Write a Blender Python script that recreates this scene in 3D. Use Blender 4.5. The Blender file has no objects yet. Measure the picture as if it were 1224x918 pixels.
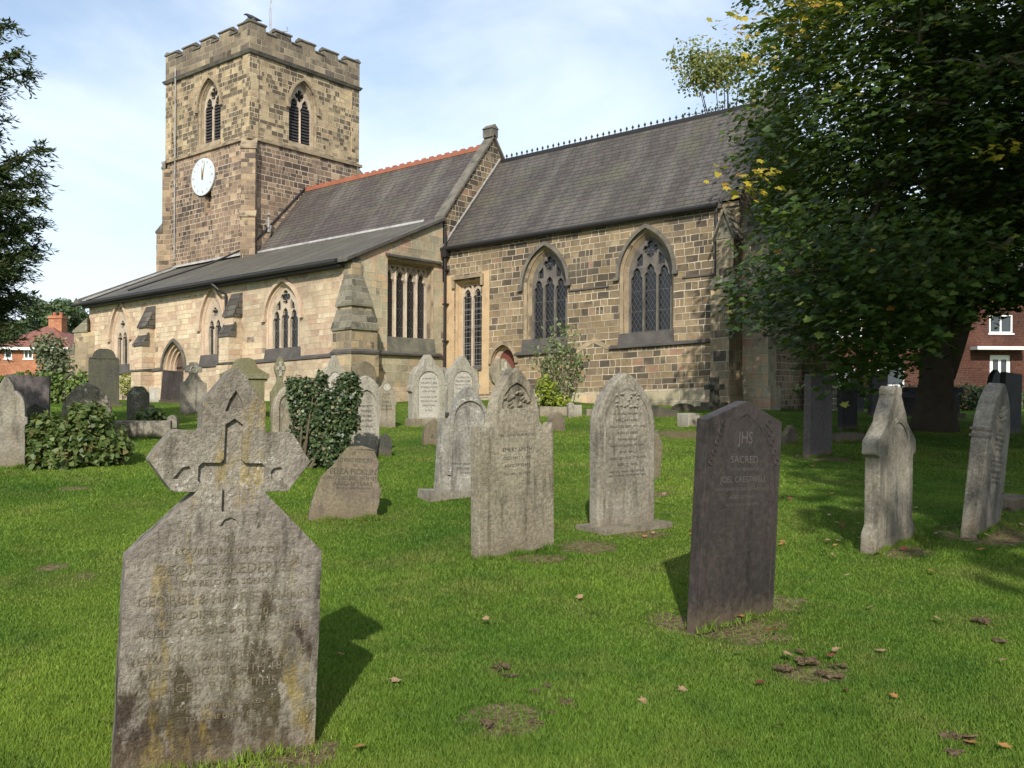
import bpy, bmesh, math, random
import numpy as np
from mathutils import Vector, Matrix
from mathutils.geometry import tessellate_polygon
random.seed(7); rng = np.random.default_rng(7)
scene = bpy.context.scene
R_ = math.radians

# ------------------------------------------------------------------ camera
F = 1115.0; EYE = 1.5; YAW = R_(126.35); ROLL = R_(0.31); SHEAR = 0.0430
fwd = Vector((math.cos(YAW), math.sin(YAW), 0)); r0 = Vector((math.sin(YAW), -math.cos(YAW), 0)); u0 = Vector((0, 0, 1))
rgt = r0*math.cos(ROLL) + u0*math.sin(ROLL); upv = u0*math.cos(ROLL) - r0*math.sin(ROLL)
cam_d = bpy.data.cameras.new('camera'); cam = bpy.data.objects.new('camera', cam_d)
scene.collection.objects.link(cam); scene.camera = cam
cam_d.sensor_width = 36; cam_d.lens = F/1224*36; cam_d.clip_end = 3000; cam_d.clip_start = 0.05
m = Matrix((rgt, upv, -fwd)).transposed().to_4x4(); m.translation = (0, 0, EYE); cam.matrix_world = m

# ------------------------------------------------------------------ light
SUN_AZ, SUN_EL = 146.5, 34.0
sdir = Vector((math.sin(R_(SUN_AZ))*math.cos(R_(SUN_EL)), math.cos(R_(SUN_AZ))*math.cos(R_(SUN_EL)), math.sin(R_(SUN_EL))))
ld = bpy.data.lights.new('sun', 'SUN'); ld.energy = 3.7; ld.angle = R_(0.6); ld.color = (1, .94, .85)
lo = bpy.data.objects.new('sun', ld); scene.collection.objects.link(lo); lo.rotation_euler = sdir.to_track_quat('Z', 'Y').to_euler()
scene.view_settings.view_transform = 'Standard'; scene.view_settings.look = 'None'
scene.view_settings.exposure = 0.52; scene.view_settings.gamma = 1
w = bpy.data.worlds.new('World'); scene.world = w; w.use_nodes = True

class NT:
    """tiny helper for node trees"""
    def __init__(s, nt): s.nt = nt; nt.nodes.clear()
    def n(s, t, **k):
        x = s.nt.nodes.new(t)
        for a, b in k.items(): setattr(x, a, b)
        return x
    def put(s, sock, v):
        if isinstance(v, bpy.types.NodeSocket): s.nt.links.new(v, sock)
        elif v is not None:
            if isinstance(v, (tuple, list)) and sock.type == 'RGBA' and len(v) == 3: v = (*v, 1)
            sock.default_value = v
    def m(s, op, a, b=None, c=None, clamp=False):
        x = s.n('ShaderNodeMath', operation=op, use_clamp=clamp)
        for i, v in enumerate((a, b, c)):
            if v is not None: s.put(x.inputs[i], v)
        return x.outputs[0]
    def mix(s, f, a, b, bt='MIX'):
        x = s.n('ShaderNodeMix', data_type='RGBA', blend_type=bt)
        s.put(x.inputs[0], f); s.put(x.inputs[6], a); s.put(x.inputs[7], b); return x.outputs[2]
    def noise(s, vec, scale, detail=3, rough=.55, dist=0):
        x = s.n('ShaderNodeTexNoise'); s.put(x.inputs['Vector'], vec); x.inputs['Scale'].default_value = scale
        x.inputs['Detail'].default_value = detail; x.inputs['Roughness'].default_value = rough; x.inputs['Distortion'].default_value = dist
        return x.outputs[0]
    def ramp(s, f, stops, const=False):
        x = s.n('ShaderNodeValToRGB'); cr = x.color_ramp
        if const: cr.interpolation = 'CONSTANT'
        while len(cr.elements) < len(stops): cr.elements.new(.5)
        for e, (p, c) in zip(cr.elements, stops): e.position = p; e.color = (*c, 1) if len(c) == 3 else c
        s.put(x.inputs[0], f); return x.outputs[0]
    def step(s, v, a, b):
        x = s.n('ShaderNodeMapRange', interpolation_type='SMOOTHSTEP'); s.put(x.inputs[0], v)
        x.inputs[1].default_value = a; x.inputs[2].default_value = b; return x.outputs[0]
    def comb(s, x_, y_, z_=0):
        x = s.n('ShaderNodeCombineXYZ'); s.put(x.inputs[0], x_); s.put(x.inputs[1], y_); s.put(x.inputs[2], z_); return x.outputs[0]
    def sep(s, v):
        x = s.n('ShaderNodeSeparateXYZ'); s.put(x.inputs[0], v); return x.outputs
    def white(s, v, w4=None):
        x = s.n('ShaderNodeTexWhiteNoise', noise_dimensions='3D'); s.put(x.inputs['Vector'], v); return x.outputs
    def mapv(s, v, sc):
        x = s.n('ShaderNodeMapping'); s.put(x.inputs[0], v); x.inputs['Scale'].default_value = sc; return x.outputs[0]

# world: nishita sky with thin cloud
g = NT(w.node_tree)
sky = g.n('ShaderNodeTexSky', sky_type='NISHITA'); sky.sun_disc = False
sky.sun_elevation = R_(SUN_EL); sky.sun_rotation = R_(SUN_AZ); sky.air_density = 1.0; sky.dust_density = 1.6; sky.ozone_density = 1.0
tc = g.n('ShaderNodeTexCoord').outputs['Generated']
cv = g.mapv(tc, (1, 1, 2.6))
c1 = g.step(g.noise(cv, 1.7, 6, .55, .5), .4, .64)
c2 = g.step(g.noise(cv, 4.2, 5, .55, .3), .3, .75)
cl = g.m('MULTIPLY_ADD', c1, .58, g.m('MULTIPLY', c2, .2)); cl = g.m('ADD', cl, .18, clamp=True)
hz = g.step(g.sep(tc)[2], .42, -.02); cl = g.m('MAXIMUM', cl, g.m('MULTIPLY', hz, .8))
skc = g.mix(cl, sky.outputs[0], (5.3, 5.95, 6.7))
bg = g.n('ShaderNodeBackground'); g.put(bg.inputs[0], skc); bg.inputs[1].default_value = .132
g.put(g.n('ShaderNodeOutputWorld').inputs[0], bg.outputs[0])

# ------------------------------------------------------------------ materials
def mat(name, rough=.85, spec=.3):
    mt = bpy.data.materials.new(name); mt.use_nodes = True; g = NT(mt.node_tree)
    b = g.n('ShaderNodeBsdfPrincipled'); b.inputs['Roughness'].default_value = rough
    b.inputs['Specular IOR Level'].default_value = spec
    g.put(g.n('ShaderNodeOutputMaterial').inputs[0], b.outputs[0]); g.b = b; return mt, g
def bump(g, h, dist=.02, st=1.0):
    x = g.n('ShaderNodeBump'); g.put(x.inputs['Height'], h); x.inputs['Distance'].default_value = dist
    x.inputs['Strength'].default_value = st; g.put(g.b.inputs['Normal'], x.outputs[0])
def uvn(g): return g.n('ShaderNodeUVMap').outputs[0]
def objc(g): return g.n('ShaderNodeTexCoord').outputs['Object']

def ashlar(name, bw, bh, stops, mortar, mw=.012, soot=.5, sootc=(.035, .03, .026), sootscale=.35, seed=0.):
    mt, g = mat(name, .9, .2); uv = uvn(g)
    nz = g.n('ShaderNodeTexNoise'); g.put(nz.inputs['Vector'], uv); nz.inputs['Scale'].default_value = 2.2; nz.inputs['Detail'].default_value = 3
    sx, sy, _ = g.sep(uv); nx, ny, _ = g.sep(nz.outputs[1])
    U = g.m('MULTIPLY_ADD', g.m('SUBTRACT', nx, .5), .05, sx); V = g.m('MULTIPLY_ADD', g.m('SUBTRACT', ny, .5), .035, sy)
    wob = g.noise(g.comb(seed, g.m('MULTIPLY', sy, 1.0)), 1.3, 1)
    vp = g.m('MULTIPLY_ADD', wob, 1.6, g.m('DIVIDE', V, bh)); row = g.m('FLOOR', vp); fv = g.m('FRACT', vp)
    rr = g.white(g.comb(row, seed, 3.3))[0]
    wr = g.m('MULTIPLY', g.m('MULTIPLY_ADD', rr, .7, .7), bw)
    up = g.m('MULTIPLY_ADD', rr, 17.3, g.m('DIVIDE', U, wr)); col = g.m('FLOOR', up); fu = g.m('FRACT', up)
    # some blocks are split in two
    sp = g.m('GREATER_THAN', g.white(g.comb(col, row, 7.7+seed))[0], .72)
    fu2 = g.m('FRACT', g.m('MULTIPLY', fu, 2)); half = g.m('MULTIPLY', g.m('FLOOR', g.m('MULTIPLY', fu, 2)), sp)
    fuu = g.m('ADD', g.m('MULTIPLY', fu2, sp), g.m('MULTIPLY', fu, g.m('SUBTRACT', 1, sp)))
    wre = g.m('DIVIDE', wr, g.m('ADD', 1, sp))
    cell = g.comb(g.m('MULTIPLY_ADD', half, .37, col), row, seed)
    wn = g.white(cell); r1 = wn[0]; r2 = g.white(g.comb(g.m('MULTIPLY_ADD', half, .37, col), row, seed+5.))[0]
    du = g.m('MULTIPLY', g.m('MINIMUM', fuu, g.m('SUBTRACT', 1, fuu)), wre)
    dv = g.m('MULTIPLY', g.m('MINIMUM', fv, g.m('SUBTRACT', 1, fv)), bh)
    dm = g.m('MINIMUM', du, dv); mask = g.step(dm, mw*.55, mw*1.25)
    c = g.ramp(r1, stops)
    fine = g.noise(uv, 9, 5, .65); c = g.mix(g.m('MULTIPLY', g.step(fine, .3, .75), .45), c, (.5, .5, .5), 'MULTIPLY')
    big = g.noise(uv, sootscale, 4, .6, .6); sf = g.m('ADD', big, g.m('MULTIPLY', g.m('SUBTRACT', r2, .5), .42))
    sf = g.m('ADD', sf, g.m('MULTIPLY', g.m('SUBTRACT', g.noise(uv, 5, 4, .6), .5), .22))
    sm = g.m('MULTIPLY', g.step(sf, .78-soot*.38, .9-soot*.32), .86)
    c = g.mix(sm, c, sootc)
    tone = g.step(g.noise(uv, .28, 5, .65, .8), .3, .7); c = g.mix(1, c, g.mix(tone, (.68, .66, .64), (1.3, 1.27, 1.2)), 'MULTIPLY')
    mc = g.mix(g.step(g.noise(uv, 1.1, 3), .35, .65), mortar, tuple(x*.55 for x in mortar))
    c = g.mix(mask, mc, c)
    g.put(g.b.inputs['Base Color'], c)
    h = g.m('ADD', g.m('MULTIPLY', mask, .5), g.m('MULTIPLY', fine, .7)); h = g.m('ADD', h, g.m('MULTIPLY', g.noise(uv, 2.2, 2), .5))
    bump(g, h, .022, .9); return mt

M = {}
M['chancel'] = ashlar('stone chancel', .38, .205, [(0, (.215, .165, .1)), (.3, (.27, .205, .125)), (.6, (.185, .145, .1)), (.85, (.31, .24, .15)), (.95, (.27, .165, .115)), (1, (.33, .27, .18))], (.55, .48, .36), .013, .68, (.07, .06, .05), .4, 1.)
M['aisle'] = ashlar('stone aisle', .42, .19, [(0, (.44, .345, .24)), (.3, (.55, .45, .32)), (.5, (.42, .3, .225)), (.7, (.58, .49, .355)), (.9, (.5, .425, .31)), (1, (.44, .31, .23))], (.6, .5, .37), .008, .12, (.12, .1, .085), .4, 2.)
M['aisle_east'] = ashlar('stone aisle end', .42, .25, [(0, (.36, .33, .23)), (.3, (.46, .41, .29)), (.55, (.33, .3, .22)), (.8, (.52, .4, .25)), (1, (.46, .31, .23))], (.6, .55, .42), .009, .2, (.1, .095, .08), .4, 3.)
M['tower_up'] = ashlar('stone belfry', .36, .2, [(0, (.36, .28, .17)), (.3, (.44, .35, .22)), (.55, (.29, .22, .145)), (.8, (.48, .39, .25)), (1, (.37, .26, .17))], (.5, .43, .3), .014, .98, (.075, .06, .047), .4, 4.)
M['tower_lo'] = ashlar('stone tower base', .34, .2, [(0, (.19, .13, .1)), (.3, (.28, .2, .145)), (.55, (.14, .105, .085)), (.8, (.33, .23, .16)), (1, (.42, .32, .22))], (.56, .48, .35), .013, .6, (.07, .055, .05), .3, 5.)
M['tower_mid'] = ashlar('stone tower quoins', .4, .22, [(0, (.24, .17, .12)), (.35, (.34, .26, .17)), (.6, (.18, .135, .1)), (.85, (.38, .29, .19)), (1, (.3, .21, .14))], (.44, .37, .27), .011, .6, (.07, .055, .05), .5, 15.)
M['parapet'] = ashlar('stone parapet', .55, .27, [(0, (.15, .125, .1)), (.35, (.24, .2, .14)), (.6, (.12, .1, .085)), (.85, (.32, .26, .18)), (1, (.3, .25, .17))], (.4, .35, .26), .012, .4, (.06, .05, .045), .5, 6.)
M['buttress'] = ashlar('stone buttress', .4, .26, [(0, (.25, .2, .13)), (.35, (.33, .27, .18)), (.6, (.19, .16, .12)), (.85, (.4, .32, .2)), (1, (.34, .26, .17))], (.42, .37, .28), .009, .4, (.05, .046, .042), .55, 8.)
M['shade_brick'] = ashlar('shaded red brick', .23, .075, [(0, (.075, .028, .019)), (.4, (.105, .038, .025)), (.7, (.085, .031, .021)), (1, (.125, .052, .034))], (.14, .12, .1), .006, .05, (.05, .03, .025), .4, 9.)  # brick tones darkened to put the tree's shade into the colour
M['house_brick'] = ashlar('brick orange', .23, .075, [(0, (.38, .14, .07)), (.4, (.46, .19, .1)), (.7, (.4, .15, .08)), (1, (.5, .23, .12))], (.42, .32, .24), .006, .0, (.05, .03, .025), .4, 10.)

def plainstone(name, c, c2, dark, dfac=.4, scale=1., rough=.9, bd=.012):
    mt, g = mat(name, rough, .25); o = uvn(g)
    a = g.mix(g.step(g.noise(o, 2.2*scale, 4, .6), .35, .65), c, c2)
    a = g.mix(g.m('MULTIPLY', g.step(g.noise(o, 1.1*scale, 5, .65, .5), .52, .66), dfac), a, dark)
    n = g.noise(o, 22*scale, 4, .65); a = g.mix(g.m('MULTIPLY', g.step(n, .35, .7), .35), a, (.5, .5, .5), 'MULTIPLY')
    g.put(g.b.inputs['Base Color'], a); bump(g, n, bd, .8); return mt
M['dressed'] = plainstone('dressed buff stone', (.34, .27, .175), (.25, .195, .13), (.08, .067, .055), .85)
M['dressed_pink'] = plainstone('dressed pale stone', (.55, .43, .31), (.47, .35, .25), (.28, .21, .16), .4)
M['warm_ashlar'] = plainstone('smooth warm stone', (.55, .4, .23), (.48, .34, .2), (.3, .22, .14), .5)
M['tracery'] = plainstone('tracery grey stone', (.16, .145, .125), (.11, .1, .09), (.045, .042, .04), .6)
M['tracery_pale'] = plainstone('tracery pale stone', (.5, .42, .32), (.4, .33, .25), (.2, .17, .14), .4)
M['dark_stone'] = plainstone('sooty string stone', (.075, .07, .066), (.11, .1, .088), (.035, .033, .032), .6)
M['coping'] = plainstone('coping stone', (.11, .1, .085), (.18, .165, .13), (.06, .055, .05), .6)
M['coping_grey'] = plainstone('slab cap stone', (.2, .19, .14), (.14, .135, .11), (.07, .068, .06), .6)
M['cap_slabs'] = ashlar('buttress slab courses', .5, .2, [(0, (.14, .135, .1)), (.4, (.2, .19, .145)), (.7, (.11, .105, .085)), (1, (.24, .22, .17))], (.36, .33, .26), .009, .4, (.05, .05, .045), .6, 18.)
M['cap_dark'] = ashlar('dark slab courses', .6, .26, [(0, (.07, .066, .06)), (.5, (.1, .095, .085)), (1, (.13, .12, .1))], (.03, .03, .028), .012, .3, (.04, .04, .038), .6, 19.)
M['lead'] = plainstone('lead flashing', (.3, .3, .29), (.42, .41, .38), (.12, .115, .11), .8, 1., .6, .004)

def slate_roof(name, a, b, lich, seed):
    mt, g = mat(name, .7, .3); uv = uvn(g); sx, sy, _ = g.sep(uv)
    V = g.m('DIVIDE', g.m('ADD', sy, g.m('MULTIPLY', g.noise(uv, 1.2, 2), .05)), .2); row = g.m('FLOOR', V); fv = g.m('FRACT', V)
    U = g.m('ADD', g.m('DIVIDE', sx, .3), g.m('MULTIPLY', g.white(g.comb(row, seed))[0], 9)); col = g.m('FLOOR', U); fu = g.m('FRACT', U)
    r1 = g.white(g.comb(col, row, seed))[0]
    c = g.ramp(r1, [(0, a), (.5, b), (.8, tuple(x*1.25 for x in a)), (1, tuple(x*.75 for x in b))])
    # lichen and run-off: long streaks down the slope, patches
    st = g.noise(g.comb(g.m('MULTIPLY', sx, 1.6), g.m('MULTIPLY', sy, .16), seed), 1.0, 4, .6, .3)
    pt = g.noise(uv, .45, 5, .65); n9 = g.noise(uv, 14, 4, .7)
    f = g.m('ADD', g.m('MULTIPLY', st, .6), g.m('MULTIPLY', pt, .5)); f = g.step(g.m('ADD', f, g.m('MULTIPLY', g.m('SUBTRACT', n9, .5), .35)), .5, .72)
    c = g.mix(g.m('MULTIPLY', f, .6), c, lich)
    moss = g.step(g.m('ADD', g.noise(uv, .8, 4), g.m('MULTIPLY', n9, .2)), .6, .78); c = g.mix(g.m('MULTIPLY', moss, .5), c, (.1, .1, .06))
    sp = g.step(g.noise(uv, 3.1, 7, .85), .66, .72); c = g.mix(g.m('MULTIPLY', sp, .7), c, (.42, .42, .38))
    e = g.m('MULTIPLY', g.step(fv, .02, .2), g.step(g.m('MINIMUM', fu, g.m('SUBTRACT', 1, fu)), .0, .035))
    c = g.mix(e, (.018, .017, .017), c); g.put(g.b.inputs['Base Color'], c)
    h = g.m('ADD', g.m('MULTIPLY', g.m('SUBTRACT', 1, fv), .8), g.m('MULTIPLY', r1, .5)); h = g.m('MULTIPLY', h, e)
    bump(g, g.m('ADD', h, g.m('MULTIPLY', n9, .25)), .022, 1.0); return mt
M['roof_chancel'] = slate_roof('roof slates chancel', (.05, .045, .041), (.078, .066, .058), (.14, .13, .11), 1.)
M['roof_nave'] = slate_roof('roof slates nave', (.055, .047, .044), (.085, .068, .062), (.17, .16, .13), 2.)
M['roof_aisle'] = slate_roof('roof slates aisle', (.075, .07, .057), (.1, .09, .072), (.17, .165, .13), 3.)
M['tile_red'] = slate_roof('roof tiles red', (.2, .075, .055), (.25, .095, .068), (.28, .16, .12), 4.)

def glass_mat(name, diamond=True, lead=(.065, .065, .065)):
    mt, g = mat(name, .25, .6); sx, sy, _ = g.sep(uvn(g))
    if diamond:
        a = g.m('FRACT', g.m('ADD', g.m('DIVIDE', sx, .14), g.m('DIVIDE', sy, .23))); b = g.m('FRACT', g.m('SUBTRACT', g.m('DIVIDE', sx, .14), g.m('DIVIDE', sy, .23)))
    else:
        a = g.m('FRACT', g.m('DIVIDE', sx, .15)); b = g.m('FRACT', g.m('DIVIDE', sy, .2))
    l = g.m('MAXIMUM', g.m('LESS_THAN', a, .09), g.m('LESS_THAN', b, .09))
    bar = g.m('LESS_THAN', g.m('FRACT', g.m('DIVIDE', sy, .62)), .03); l = g.m('MAXIMUM', l, bar)
    pane = g.noise(uvn(g), 7, 1)
    c = g.mix(pane, (.004, .0045, .006), (.016, .018, .022)); c = g.mix(l, c, lead)
    g.put(g.b.inputs['Base Color'], c); g.put(g.b.inputs['Roughness'], g.m('MULTIPLY_ADD', l, .5, .22))
    bump(g, g.m('ADD', l, g.m('MULTIPLY', pane, .6)), .006, .7); return mt
M['glass_diamond'] = glass_mat('leaded glass diamonds'); M['glass_square'] = glass_mat('leaded glass squares', False, (.15, .15, .145))
M['glass_dim'] = glass_mat('leaded glass dull', True, (.09, .09, .09))

def simple(name, c, rough=.6, spec=.4, metal=0, vary=.25, sc=6):
    mt, g = mat(name, rough, spec); g.b.inputs['Metallic'].default_value = metal
    n = g.noise(objc(g), sc, 4, .6); g.put(g.b.inputs['Base Color'], g.mix(n, tuple(x*(1-vary) for x in c), tuple(min(1, x*(1+vary)) for x in c))); return mt
M['iron'] = simple('black iron', (.02, .018, .018), .5); M['louvre'] = simple('dark louvre slats', (.035, .032, .033), .7)
M['door_wood'] = simple('weathered oak door', (.11, .075, .055), .8, .2, 0, .4); M['door_red'] = simple('red brown door', (.14, .045, .03), .7)
M['white'] = simple('white paint', (.8, .8, .78), .45, .4, 0, .04); M['clock'] = simple('pale clock face', (.52, .57, .6), .5, .4, 0, .04)
M['gold'] = simple('gilt', (.32, .2, .05), .45, .5, .3, .1); M['house_glass'] = simple('window glass', (.04, .05, .055), .1, .6, 0, .3)
M['ridge_red'] = simple('terracotta ridge', (.3, .11, .065), .8, .3, 0, .3, 3); M['crow'] = simple('black feathers', (.012, .012, .018), .5)
M['curtain'] = simple('curtain', (.6, .6, .56), .8, .2, 0, .1); M['painted_void'] = simple('painted dark hollow', (.012, .011, .01), 1)
M['bark'] = simple('bark', (.055, .045, .033), .95, .1, 0, .5, 5); M['twig'] = simple('twig bark', (.11, .09, .06), .9, .1, 0, .3, 8)
M['soil'] = simple('bare soil clump', (.1, .075, .045), 1, .1, 0, .5, 40)

def leafmat(name, stops, trans=.35, rough=.5):
    mt, g = mat(name, rough, .35)
    ge = g.n('ShaderNodeNewGeometry'); c = g.ramp(ge.outputs['Random Per Island'], stops)
    g.put(g.b.inputs['Base Color'], c)
    tr = g.n('ShaderNodeBsdfTranslucent'); g.put(tr.inputs[0], g.mix(.5, c, (.2, .3, .02), 'MIX'))
    mx = g.n('ShaderNodeMixShader'); mx.inputs[0].default_value = trans
    g.put(mx.inputs[1], g.b.outputs[0]); g.put(mx.inputs[2], tr.outputs[0])
    out = [n for n in g.nt.nodes if n.type == 'OUTPUT_MATERIAL'][0]; g.put(out.inputs[0], mx.outputs[0]); return mt
M['syc'] = leafmat('sycamore leaves', [(0, (.014, .032, .005)), (.4, (.028, .056, .008)), (.75, (.048, .085, .011)), (.97, (.085, .125, .018)), (.997, (.22, .18, .03)), (1, (.25, .12, .02))], .25)
M['syc_yellow'] = leafmat('yellowing sycamore leaves', [(0, (.35, .28, .03)), (.5, (.5, .38, .04)), (.8, (.2, .22, .03)), (1, (.4, .2, .03))], .4)
M['yew'] = leafmat('yew needles', [(0, (.025, .045, .016)), (.5, (.045, .07, .025)), (1, (.08, .1, .04))], .15)
M['ivy'] = leafmat('ivy leaves', [(0, (.025, .045, .02)), (.5, (.05, .085, .03)), (.85, (.1, .135, .055)), (1, (.2, .17, .1))], .1, .4)
M['bush'] = leafmat('bush leaves', [(0, (.05, .085, .02)), (.5, (.09, .13, .035)), (.9, (.14, .17, .05)), (1, (.2, .15, .07))], .25)
M['lime'] = leafmat('lime green leaves', [(0, (.14, .2, .02)), (.5, (.24, .3, .03)), (1, (.32, .34, .05))], .35)
M['olive'] = leafmat('grey green leaves', [(0, (.07, .09, .05)), (.5, (.12, .15, .08)), (.9, (.18, .2, .11)), (1, (.24, .2, .12))], .25)
M['olive_light'] = leafmat('pale shrub leaves', [(0, (.1, .15, .06)), (.5, (.17, .22, .09)), (.9, (.24, .28, .12)), (1, (.3, .27, .13))], .3)
M['autumn'] = leafmat('thin autumn leaves', [(0, (.12, .15, .04)), (.6, (.2, .22, .06)), (1, (.3, .24, .08))], .4)
M['red_flower'] = leafmat('orange red leaves', [(0, (.5, .08, .03)), (.6, (.6, .14, .05)), (1, (.2, .12, .04))], .3)
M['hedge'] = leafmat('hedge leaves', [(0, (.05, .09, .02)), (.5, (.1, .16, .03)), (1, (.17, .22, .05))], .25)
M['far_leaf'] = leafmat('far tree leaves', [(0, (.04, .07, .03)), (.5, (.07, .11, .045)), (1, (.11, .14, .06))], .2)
M['dead_leaf'] = leafmat('fallen leaf', [(0, (.22, .125, .06)), (1, (.32, .21, .12))], .1)
M['dead_leaf_orange'] = leafmat('fallen orange leaf', [(0, (.27, .11, .035)), (1, (.33, .17, .05))], .1)
M['dead_leaf_red'] = leafmat('fallen red leaf', [(0, (.15, .035, .02)), (1, (.2, .05, .03))], .1)

# ground + blades share one colour field
def lawn_colour(g, pos, pale=1.0):
    a = g.mix(g.step(g.noise(pos, .35, 4, .6), .3, .7), (.078*pale, .155*pale, .022*pale), (.16*pale, .245*pale, .036*pale))
    a = g.mix(1, a, g.mix(g.step(g.noise(pos, .22, 3, .6), .35, .65), (.82, .88, .85), (1.22, 1.15, 1.1)), 'MULTIPLY')
    a = g.mix(g.m('MULTIPLY', g.step(g.noise(pos, 1.3, 6, .7), .45, .72), .6), a, (.21*pale, .22*pale, .065*pale))
    a = g.mix(g.m('MULTIPLY', g.step(g.noise(pos, 3.7, 5, .7), .5, .7), .5), a, (.05*pale, .105*pale, .02*pale))
    return a
def ground_mat():
    mt, g = mat('lawn ground', 1, .05); pos = g.n('ShaderNodeNewGeometry').outputs['Position']
    a = lawn_colour(g, pos); n = g.noise(pos, 30, 4, .7); a = g.mix(g.m('MULTIPLY', g.step(n, .3, .7), .5), a, (.5, .55, .45), 'MULTIPLY')
    d = g.step(g.noise(pos, .9, 6, .7), .66, .72); a = g.mix(g.m('MULTIPLY', d, .7), a, (.13, .105, .05))
    at = g.n('ShaderNodeAttribute', attribute_name='bare').outputs['Fac']
    at = g.m('ADD', at, g.m('MULTIPLY', g.m('SUBTRACT', g.noise(pos, 7, 6, .7), .5), 1.8)); bare = g.step(at, .45, .75)
    a = g.mix(bare, a, g.mix(g.step(n, .35, .65), (.13, .095, .05), (.34, .27, .16)))
    g.put(g.b.inputs['Base Color'], a); bump(g, g.m('ADD', n, g.noise(pos, 90, 3, .7)), .05, 1); return mt
M['ground'] = ground_mat()
def blade_mat():
    mt, g = mat('grass blades', .6, .2); ge = g.n('ShaderNodeNewGeometry')
    a = lawn_colour(g, ge.outputs['Position'], 1.12)
    r = g.ramp(ge.outputs['Random Per Island'], [(0, (.82, .82, .75)), (.5, (1, 1, .95)), (.96, (1.14, 1.12, 1)), (1, (1.8, 1.4, 1.5))])
    a = g.mix(1, a, r, 'MULTIPLY'); g.put(g.b.inputs['Base Color'], a)
    tr = g.n('ShaderNodeBsdfTranslucent'); g.put(tr.inputs[0], a); mx = g.n('ShaderNodeMixShader'); mx.inputs[0].default_value = .35
    g.put(mx.inputs[1], g.b.outputs[0]); g.put(mx.inputs[2], tr.outputs[0])
    out = [n for n in g.nt.nodes if n.type == 'OUTPUT_MATERIAL'][0]; g.put(out.inputs[0], mx.outputs[0]); return mt
M['blade'] = blade_mat()

def grave_mat(name, c, c2, dark=(.09, .08, .065), dk=.5, lichen=.35, yellow=.0, green=.0, pale=(.5, .49, .44), brown=.0, rough=.92, vs=1.0, bd=.014):
    """weathered stone: two tones, dark vertical run-off, pale lichen specks, yellow/green lichen areas"""
    mt, g = mat(name, rough, .2); o = objc(g); info = g.n('ShaderNodeObjectInfo').outputs['Random']
    ad = g.n('ShaderNodeVectorMath', operation='ADD'); g.put(ad.inputs[0], o); g.put(ad.inputs[1], g.comb(g.m('MULTIPLY', info, 31), g.m('MULTIPLY', info, 17), g.m('MULTIPLY', info, 9))); o2 = ad.outputs[0]
    a = g.mix(g.step(g.noise(o2, 3.2*vs, 5, .6), .32, .68), c, c2)
    st = g.noise(g.mapv(o2, (9*vs, 9*vs, 1.4*vs)), 1., 5, .65, .4); a = g.mix(g.m('MULTIPLY', g.step(st, .48, .68), dk), a, dark)
    if brown: 
        bz = g.m('ADD', g.noise(g.mapv(o2, (7, 7, 3)), 1., 5, .7), g.m('MULTIPLY', g.sep(o)[2], -.13)); a = g.mix(g.m('MULTIPLY', g.step(bz, .43, .56), brown), a, (.055, .038, .028))
    if green: a = g.mix(g.m('MULTIPLY', g.step(g.noise(o2, 1.6, 4, .6), .42, .62), green), a, (.17, .165, .07))
    if yellow: a = g.mix(g.m('MULTIPLY', g.step(g.noise(g.mapv(o2, (5, 5, 2)), 1., 5, .7), .53, .63), yellow), a, (.34, .25, .05))
    n = g.noise(o2, 34*vs, 5, .75); n2 = g.noise(o2, 80*vs, 3, .7)
    a = g.mix(g.m('MULTIPLY', g.step(n, .35, .62), .6), a, (.42, .41, .4), 'MULTIPLY')
    sp = g.step(g.m('ADD', g.m('MULTIPLY', g.noise(o2, 48*vs, 5, .8), .6), g.m('MULTIPLY', g.noise(o2, 3.2*vs, 5, .75), .5)), .70-.14*lichen, .745-.13*lichen)
    a = g.mix(g.m('MULTIPLY', sp, min(1, lichen*1.7)), a, pale)
    z = g.sep(o)[2]; a = g.mix(g.m('MULTIPLY', g.step(g.m('ADD', z, g.m('MULTIPLY', n, .25)), .3, .12), .4), a, (.16, .12, .075))
    g.put(g.b.inputs['Base Color'], a); bump(g, g.m('ADD', g.m('ADD', n, g.m('MULTIPLY', n2, .7)), g.m('MULTIPLY', g.noise(o2, 9*vs, 5, .7), .7)), bd, 1.0); return mt
M['g_fore'] = grave_mat('worn gritstone', (.24, .21, .175), (.37, .335, .285), (.075, .062, .052), .7, .47, .5, .25, (.5, .475, .43), .95)
M['g_grey'] = grave_mat('grey lichened stone', (.25, .225, .18), (.4, .365, .3), (.09, .082, .068), .65, .35, .1, .15)
M['g_buff'] = grave_mat('buff worn stone', (.28, .245, .18), (.44, .39, .3), (.085, .075, .06), .75, .25, .05, .2)
M['g_pale'] = grave_mat('pale worn stone', (.38, .355, .29), (.46, .43, .36), (.16, .145, .12), .4, .15, .04, .1)
M['g_white'] = grave_mat('white lichened stone', (.27, .26, .22), (.42, .4, .35), (.12, .11, .1), .7, .6, .1, .1, (.62, .61, .57))
M['g_green'] = grave_mat('greenish stone', (.22, .21, .13), (.3, .28, .18), (.1, .095, .06), .4, .15, .05, .5)
M['g_dark'] = grave_mat('dark mossy stone', (.075, .075, .065), (.1, .1, .08), (.04, .04, .035), .4, .12, .0, .2, (.3, .3, .26))
M['g_brown'] = grave_mat('brown sandstone', (.17, .14, .105), (.26, .215, .16), (.08, .065, .05), .5, .15, 0, .3)
M['g_spot'] = grave_mat('white spotted stone', (.13, .125, .1), (.17, .16, .13), (.07, .07, .06), .3, .55, 0, .2, (.66, .66, .6))
M['g_slate'] = grave_mat('purple grey slate', (.045, .039, .036), (.065, .053, .049), (.026, .022, .02), .8, .04, .0, .0, (.3, .28, .28), 0, .5, .6, .003)
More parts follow.
